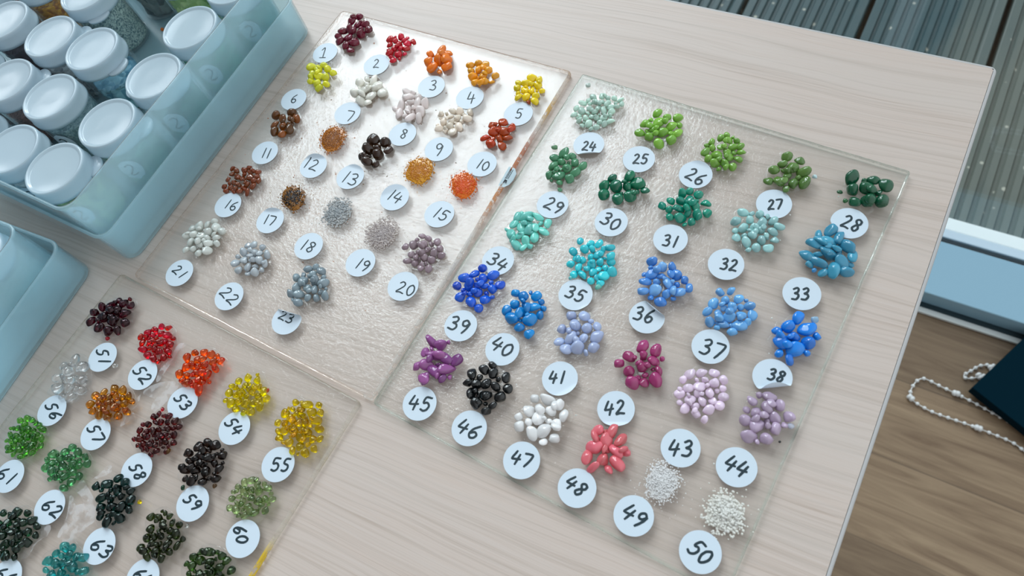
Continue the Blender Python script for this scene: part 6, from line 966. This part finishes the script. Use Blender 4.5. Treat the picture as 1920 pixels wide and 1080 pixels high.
# barcode label wrapped on the first plate's right rim
bm = bmesh.new()
tagp = [(-188.3, 204.6, 0.25), (-184.2, 205.0, -0.4), (-181.9, 202.0, -1.0), (-181.7, 197.0, -1.4), (-182.5, 193.3, -1.2), (-184.4, 190.0, -0.5), (-188.0, 189.6, 0.25)]
loft(bm, [[(x - o1[0], y - o1[1], z - 0.12) for x, y, z in tagp], [(x - o1[0], y - o1[1], z) for x, y, z in tagp]])
bmesh.ops.recalc_face_normals(bm, faces=bm.faces[:])
lab = mesh_obj('paper_label', bm, principled('pale paper label', (196, 216, 224), 0.5), plate1)
lab['label'] = 'small pale label with black print on the rim'
bm = bmesh.new()
def lz(x):
    return 0.25 if x < -187 else 0.25 - (x + 187) * 0.26
def strip(x0, x1, y0, y1):
    vs = [bm.verts.new(((x - o1[0]) * S, (y - o1[1]) * S, (lz(x) + 0.12) * S)) for x, y in ((x0, y0), (x1, y0), (x1, y1), (x0, y1))]
    bm.faces.new(vs)
rr = random.Random(3)
for lx in (-186.6, -185.9, -185.0):
    y = 203.5
    while y > 196.5:
        l = rr.uniform(0.5, 1.1)
        strip(lx, lx + 0.4, y - l, y); y -= l + 0.25
strip(-186.3, -184.6, 193.9, 195.2); strip(-186.3, -185.6, 192.7, 194.0); strip(-185.0, -184.4, 193.0, 193.8)
mesh_obj('label_print', bm, M_PRINT, lab)

# whitish window reflections on the third plate, painted as thin patches
b_ = N('painted window reflection')
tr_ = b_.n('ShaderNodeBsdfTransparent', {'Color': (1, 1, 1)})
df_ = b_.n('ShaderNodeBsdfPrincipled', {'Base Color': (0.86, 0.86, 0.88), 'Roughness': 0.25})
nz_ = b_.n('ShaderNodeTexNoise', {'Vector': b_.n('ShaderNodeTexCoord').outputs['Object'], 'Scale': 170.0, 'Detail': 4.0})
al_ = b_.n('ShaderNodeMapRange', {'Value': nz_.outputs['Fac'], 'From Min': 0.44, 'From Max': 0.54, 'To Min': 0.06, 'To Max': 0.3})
M_REFLECT = b_.out(b_.n('ShaderNodeMixShader', {0: al_.outputs[0], 1: tr_.outputs[0], 2: df_.outputs[0]}).outputs[0])
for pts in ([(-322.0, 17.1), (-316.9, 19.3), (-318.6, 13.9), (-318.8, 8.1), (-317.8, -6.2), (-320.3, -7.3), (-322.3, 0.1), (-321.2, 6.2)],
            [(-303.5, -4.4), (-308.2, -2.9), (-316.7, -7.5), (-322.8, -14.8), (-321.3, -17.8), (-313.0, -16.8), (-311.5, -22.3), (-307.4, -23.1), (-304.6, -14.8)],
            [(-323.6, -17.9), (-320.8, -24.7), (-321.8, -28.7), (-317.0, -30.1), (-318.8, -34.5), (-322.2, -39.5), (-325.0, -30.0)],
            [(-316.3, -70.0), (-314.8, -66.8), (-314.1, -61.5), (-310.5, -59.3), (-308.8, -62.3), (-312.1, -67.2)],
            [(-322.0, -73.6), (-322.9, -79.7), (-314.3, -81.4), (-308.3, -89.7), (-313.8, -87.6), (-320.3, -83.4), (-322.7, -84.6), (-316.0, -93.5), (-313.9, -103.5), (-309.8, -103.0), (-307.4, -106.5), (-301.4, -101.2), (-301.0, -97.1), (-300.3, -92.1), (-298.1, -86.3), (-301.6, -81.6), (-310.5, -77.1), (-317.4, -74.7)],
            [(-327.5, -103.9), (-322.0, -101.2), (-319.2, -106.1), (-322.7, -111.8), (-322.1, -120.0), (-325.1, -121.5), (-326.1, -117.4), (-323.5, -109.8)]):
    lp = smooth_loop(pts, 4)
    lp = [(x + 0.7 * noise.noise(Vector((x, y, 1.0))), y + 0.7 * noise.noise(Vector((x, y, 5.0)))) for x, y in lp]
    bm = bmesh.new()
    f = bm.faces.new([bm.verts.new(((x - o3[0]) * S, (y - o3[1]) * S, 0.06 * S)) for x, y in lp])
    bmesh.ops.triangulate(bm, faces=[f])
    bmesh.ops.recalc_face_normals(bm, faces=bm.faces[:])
    mesh_obj('reflection_patch', bm, M_REFLECT, plate3)

# ------------------------------------------------------------------ boxes of jars
def bin_box(name, label, cat, x1, y0, x0, y1, h, taper, rad, org, rz, group, zb=PT):
    t = thing(name, label, cat, P(org[0], org[1], zb), group, rz)
    w = 1.3
    def ring(d, z, r):
        return [(a, b, z) for a, b in rrect(x0 + d, x1 - d, y0 + d, y1 - d, max(0.5, r), 8)]
    bm = bmesh.new()
    rings = [ring(taper + 3, 0, rad - 2), ring(taper + 0.8, 0.8, rad), ring(taper, 3, rad), ring(0, h - 2.5, rad + 1), ring(-0.6, h - 1.2, rad + 1), ring(-0.6, h, rad + 1),
             ring(w, h, rad), ring(w, h - 2, rad), ring(taper + w, 4, rad - 1), ring(taper + w + 2, 1.6, rad - 2)]
    loft(bm, rings, True, True)
    mesh_obj('shell', bm, M_FROST, t)
    return t
G_BOX = 'frosted plastic boxes of jars'
bin_box('storage_box', 'large frosted plastic outer box on the table around the tray of capped jars', 'storage box', -393.6, 49.6, -760, 268.5, 32.5, 0.6, 9, (0, 0), 0, G_BOX)
bin_box('jar_tray', 'frosted plastic tray full of capped jars inside the larger outer box', 'tray', -403.6, 51.4, -750, 262.5, 55.0, 1.2, 10, (0, 0), 0, G_BOX, PT + 1.7)
RZ2 = math.radians(4.2)
bin_box('storage_box', 'frosted plastic outer box at the table side left of stickers 51 and 56', 'storage box', 0, -230, -330, 0, 32.5, 0.6, 9, (-420.0, 36.3), RZ2, G_BOX)
bin_box('jar_tray', 'frosted plastic tray with one pale jar, nested in the box left of sticker 51', 'tray', -6.5, -224, -322, -4.8, 55.0, 1.2, 10, (-420.0, 36.3), RZ2, G_BOX, PT + 1.7)

def lid_mesh():
    bm = bmesh.new()
    lathe(bm, [(21.4, -10.2), (22.0, -10.2), (22.15, -8.0), (21.7, -7.4), (21.5, -3.0), (21.4, -1.0), (21.0, -0.25), (20.4, 0.0), (19.4, -0.1), (18.6, -0.9), (17.8, -1.05), (6, -1.05), (0.2, -1.05)], 64, cap0=False)
    return bm
LID = None
def tab_bm():
    bm = bmesh.new()
    pts = []
    for i in range(13):
        a = math.radians(-75 + 150 * i / 12)
        pts.append((20.8 + 7.4 * math.cos(a), 9.2 * math.sin(a)))
    pts = pts + [(19.6, 8.8), (19.6, -8.8)]
    loft(bm, [[(x, y, -9.6) for x, y in pts], [(x, y, -8.6) for x, y in pts], [(20 + (x - 20) * 0.94, y * 0.95, -8.2) for x, y in pts]])
    return bm
def body_mesh():
    bm = bmesh.new()
    lathe(bm, [(17.5, 1.2), (19.0, 0.3), (20.0, 0.0), (20.6, 0.9), (20.7, 3.0), (20.9, 38.0)], 56, cap0=False, cap1=False)
    lathe(bm, [(20.6, 1.6), (0.3, 1.4)], 56, cap0=False, cap1=False)
    return bm
def fill_bm(h, cell, seed):
    bm = bmesh.new()
    amp = min(2.4, cell * 0.35)
    nz_, na = 22, 96
    prof = [(19.6, 2.0 + (h - 2.0) * i / nz_) for i in range(nz_ + 1)] + [(19.6 * t, h) for t in (0.9, 0.75, 0.6, 0.45, 0.3, 0.15, 0.04)]
    rings = []
    for r, z in prof:
        ring = []
        for i in range(na):
            a = 2 * math.pi * i / na
            p = Vector((r * math.cos(a), r * math.sin(a), z))
            if cell > 2:
                d = noise.voronoi(p / cell + Vector((seed, 0, 0)))[0][0]
                k = amp * min(1.0, d * 1.6)
            else:
                k = 0.35 * noise.noise(p * 0.8)+0.3
            if z >= h - 0.01 and r < 19.5:
                ring.append((p.x, p.y, z - k * 1.2 + 1.5 * noise.noise(p * 0.07 + Vector((seed, 3, 1)))))
            else:
                ring.append((p.x * (r - k) / r, p.y * (r - k) / r, z))
        rings.append(ring)
    loft(bm, rings, True, True)
    return bm

LID_ME = BODY_ME = TAB_ME = None
def jar(x, y, label, dark, light, cell, fill, tab=None, sticker_ang=None, z=PT + 1.7 + 1.7, sc=None, seed=0):
    global LID_ME, BODY_ME, TAB_ME
    t = thing('jar', label, 'jar', P(x, y, z), 'capped plastic jars in the trays')
    t.scale = (0.955, 0.955, 1.09)
    def shared(name, me, builder, m, parent):
        if me is None:
            o = mesh_obj(name, builder(), m, parent, True)
            return o, o.data
        o = bpy.data.objects.new(name, me)
        return link(o, parent), me
    b, BODY_ME = shared('jar_body', BODY_ME, body_mesh, M_JAR, t)
    l, LID_ME = shared('lid', LID_ME, lid_mesh, M_LID, t)
    l.location = (0, 0, 44.6 * S)
    if tab is not None:
        tb, TAB_ME = shared('lid_tab', TAB_ME, tab_bm, M_LID, l)
        tb.rotation_euler = (0, 0, math.radians(tab))
    f = mesh_obj('glass_frit', fill_bm(fill, cell, seed), frit_fill('frit ' + label[:24], dark, light, cell), t, cell <= 2)
    f['kind'] = 'stuff'
    f['label'] = 'glass frit filling'
    if sticker_ang is not None:
        bm = bmesh.new()
        rows = []
        for i in range(9):
            row = []
            for j in range(7):
                v = -1 + 2 * i / 8
                wdt = math.sqrt(max(0.0, 1 - v * v)) * 7.5 + 0.05
                a = math.radians(sticker_ang) + (-1 + 2 * j / 6) * wdt / 21.0
                row.append(bm.verts.new((21.1 * math.cos(a) * S, 21.1 * math.sin(a) * S, (20 + v * 9) * S)))
            rows.append(row)
        for i in range(8):
            for j in range(6):
                bm.faces.new((rows[i][j], rows[i][j + 1], rows[i + 1][j + 1], rows[i + 1][j]))
        s = mesh_obj('jar_sticker', bm, M_PAPER, t, True)
        bm = bmesh.new()
        cur = [(-2.5, 4.0), (0.5, 5.0), (2.4, 3.2), (1.4, 0.6), (-2.6, -3.4), (0.0, -4.2), (2.8, -3.4)]
        L, Rr = [], []
        cu = [(p.x, p.y) for p in catmull([(a, b, 0) for a, b in cur], 5)]
        for i, p in enumerate(cu):
            a, b2 = cu[max(0, i - 1)], cu[min(len(cu) - 1, i + 1)]
            tx, ty = b2[0] - a[0], b2[1] - a[1]; ll = math.hypot(tx, ty)
            for lst, sg in ((L, 0.45), (Rr, -0.45)):
                u, v = p[0] - ty / ll * sg, p[1] + tx / ll * sg
                an = math.radians(sticker_ang) + u / 21.2
                lst.append(bm.verts.new((21.25 * math.cos(an) * S, 21.25 * math.sin(an) * S, (20 + v) * S)))
        for i in range(len(cu) - 1):
            bm.faces.new((L[i], Rr[i], Rr[i + 1], L[i + 1]))
        mesh_obj('handwritten_number', bm, M_INK, s)
    return t

jar(-445.0, 75.0, 'capped jar of pale olive glass chunks in the front corner of the tray', (70, 110, 72), (158, 180, 118), 5.5, 31, 43, -50, seed=1)
jar(-434.4, 117.0, 'capped jar of green glass frit behind the olive front corner jar', (44, 108, 92), (120, 172, 140), 4.0, 30, 29, -50, seed=2)
jar(-429.0, 160.2, 'capped jar of deep teal frit, its lid tab towards the blue jar', (20, 96, 82), (70, 150, 120), 4.0, 30, -155, -50, seed=3)
jar(-432.0, 204.6, 'capped jar of emerald green frit beside the bare patch of tray floor', (26, 110, 78), (90, 176, 130), 4.0, 31, -177, -50, seed=4)
jar(-428.0, 248.6, 'capped jar of sea green frit at the far corner of the tray', (24, 116, 104), (100, 180, 160), 2.5, 32, None, -50, seed=5)
jar(-490.0, 75.2, 'capped jar of pale grey frit with a sticker beside the front wall', (150, 170, 176), (205, 215, 218), 4.0, 28, None, -60, seed=6)
jar(-495.6, 119.8, 'capped jar of fine grey blue frit with a sticker, beside the mauve powder jar', (84, 116, 124), (140, 165, 168), 1.6, 29, None, -70, seed=7)
jar(-496.0, 164.8, 'capped jar half full of sky blue glass chunks, light catching its lid', (62, 128, 156), (140, 186, 200), 6.0, 22, -6, None, seed=8)
jar(-541.0, 163.6, 'capped jar of mottled grey granules, window reflected on its lid', (86, 92, 98), (186, 190, 190), 3.0, 28, 49, None, seed=9)
jar(-543.4, 119.4, 'capped jar of fine mauve brown powder left of the grey blue jar', (74, 48, 46), (128, 92, 84), 1.2, 27, 49, None, seed=10)
jar(-546.0, 208.6, 'capped jar of speckled blue grey frit beside the bare patch of tray floor', (66, 100, 108), (184, 202, 196), 1.0, 34, -34, None, seed=11)
jar(-539.0, 252.4, 'capped jar of charcoal grey glass chunks against the far wall', (44, 54, 60), (110, 122, 122), 6.5, 30, None, None, seed=12)
jar(-486.0, 249.6, 'capped jar of lime green glass chunks against the far wall', (110, 150, 60), (176, 200, 130), 5.5, 33, None, None, seed=13)
jar(-596.5, 163.8, 'capped jar of near black purple frit by the left picture edge', (24, 18, 28), (62, 48, 60), 4.0, 29, None, None, seed=14)
jar(-606.5, 208.4, 'capped jar of golden brown frit in the back left of the tray', (150, 84, 18), (214, 158, 40), 2.2, 30, None, None, seed=15)
jar(-644.0, 183.4, 'capped jar of reddish brown powder behind the near black jar', (98, 60, 48), (150, 104, 84), 1.2, 30, None, None, seed=16)
jar(-588.6, 119.8, 'capped jar of dark brown frit left of the mauve powder jar', (40, 26, 26), (80, 56, 50), 3.0, 28, None, None, seed=17)
jar(-536.0, 75.4, 'capped jar of pale frit beyond the front wall, left of the grey jar', (150, 150, 146), (206, 206, 200), 3.0, 28, None, None, seed=18)
jar(-450.4, 4.0, 'capped jar of pale frit alone in the smaller lower left tray', (180, 196, 188), (214, 224, 214), 2.5, 30, None, None, seed=19)

# a spilled grain on the tray floor
bm = bmesh.new(); bmesh.ops.create_icosphere(bm, subdivisions=2, radius=1.5 * S)
g_ = mesh_obj('glass_grain', bm, grain_mat((220, 110, 10), 'tl'), None, True, P(-519.5, 226.0, PT + 4.9))
tag(g_, 'tiny orange glass grain spilled on the bare tray floor', 'glass grain')

# ------------------------------------------------------------------ floor: bead chain and dark board
chain = thing('bead_chain', 'white beaded blind chain looped on the brown floor under the dark board', 'chain', P(250, 490, FZ))
def floor_path(pts):
    return catmull([(x - 250, y - 490, 3.0) for x, y in pts], 8)
pA = floor_path([(352, 440), (326.7, 453.8), (297, 456.5), (266.1, 456.9), (240, 456), (217.9, 456), (200, 459), (187.4, 463.8), (184.5, 470), (184.5, 482), (188, 494), (194, 500.5), (203, 501), (218, 498.5), (236.1, 496.3), (265, 492), (293.3, 486.3), (321.1, 480.7), (350, 474)])
pB = floor_path([(300, 566), (279, 559.5), (268, 556), (258, 549.5), (250, 538), (243.5, 528.5), (246, 524.5), (255, 528), (266, 537), (277, 545), (292, 556)])
for path in (pA, pB):
    bm = bmesh.new(); tube(bm, [tuple(p) for p in path], 0.8, 6)
    mesh_obj('cord', bm, M_BEADW, chain)
bead_me = None
def put_bead(p, r, name='bead'):
    global bead_me
    if bead_me is None:
        bm = bmesh.new(); bmesh.ops.create_uvsphere(bm, u_segments=14, v_segments=9, radius=1.0)
        o = mesh_obj(name, bm, M_BEADW, chain, True); bead_me = o.data
    else:
        o = link(bpy.data.objects.new(name, bead_me), chain)
    o.location = Vector(p) * S
    o.scale = (r * S,) * 3
for path, pitch in ((pA, 10.6), (pB, 8.5)):
    acc_, nxt = 0.0, 0.0
    for a, b in zip(path, path[1:]):
        l = (b - a).length
        while nxt <= acc_ + l:
            put_bead(a + (b - a) * ((nxt - acc_) / l), 2.7); nxt += pitch
        acc_ += l
def connector(x, y, ang):
    bm = bmesh.new()
    lathe(bm, [(2.6, -5), (4.2, -3.6), (4.4, -1.2), (3.2, 0), (4.4, 1.2), (4.2, 3.6), (2.6, 5)], 14)
    o = mesh_obj('connector', bm, M_BEADW, chain, True)
    o.rotation_euler = (math.radians(90), 0, math.radians(ang))
    o.location = ((x - 250) * S, (y - 490) * S, 4.4 * S)
connector(186.5, 464.5, 60); connector(240, 495.6, 98); connector(278, 456.8, 90); connector(262, 534, 50); connector(274, 552, 40)

bm = bmesh.new()
a = Vector((258.3, 515.0)); u = Vector((38.0, 86.1)).normalized(); v = Vector((u.y, -u.x))
k = 360.5 / (360.5 - FZ) 
def scale_z(p, z):
    f_ = (360.49 - z) / (360.49 - FZ)
    return Vector((p.x * f_, p.y * f_))
top = FZ + 26.0
a2 = scale_z(a, top)
cs = [a2, a2 + v * 300, a2 + v * 300 + u * 230, a2 + u * 230]
loft(bm, [[(p.x, p.y, FZ + 8) for p in cs], [(p.x, p.y, top) for p in cs]])
for f in bm.faces:
    f.smooth = False
bmesh.ops.recalc_face_normals(bm, faces=bm.faces[:])
bevel_all(bm, 0.8, 2)
o = mesh_obj('board', bm, M_NAVY, None, loc=(0, 0, Z0))
tag(o, 'dark navy board whose corner lies over the white bead chain', 'board')
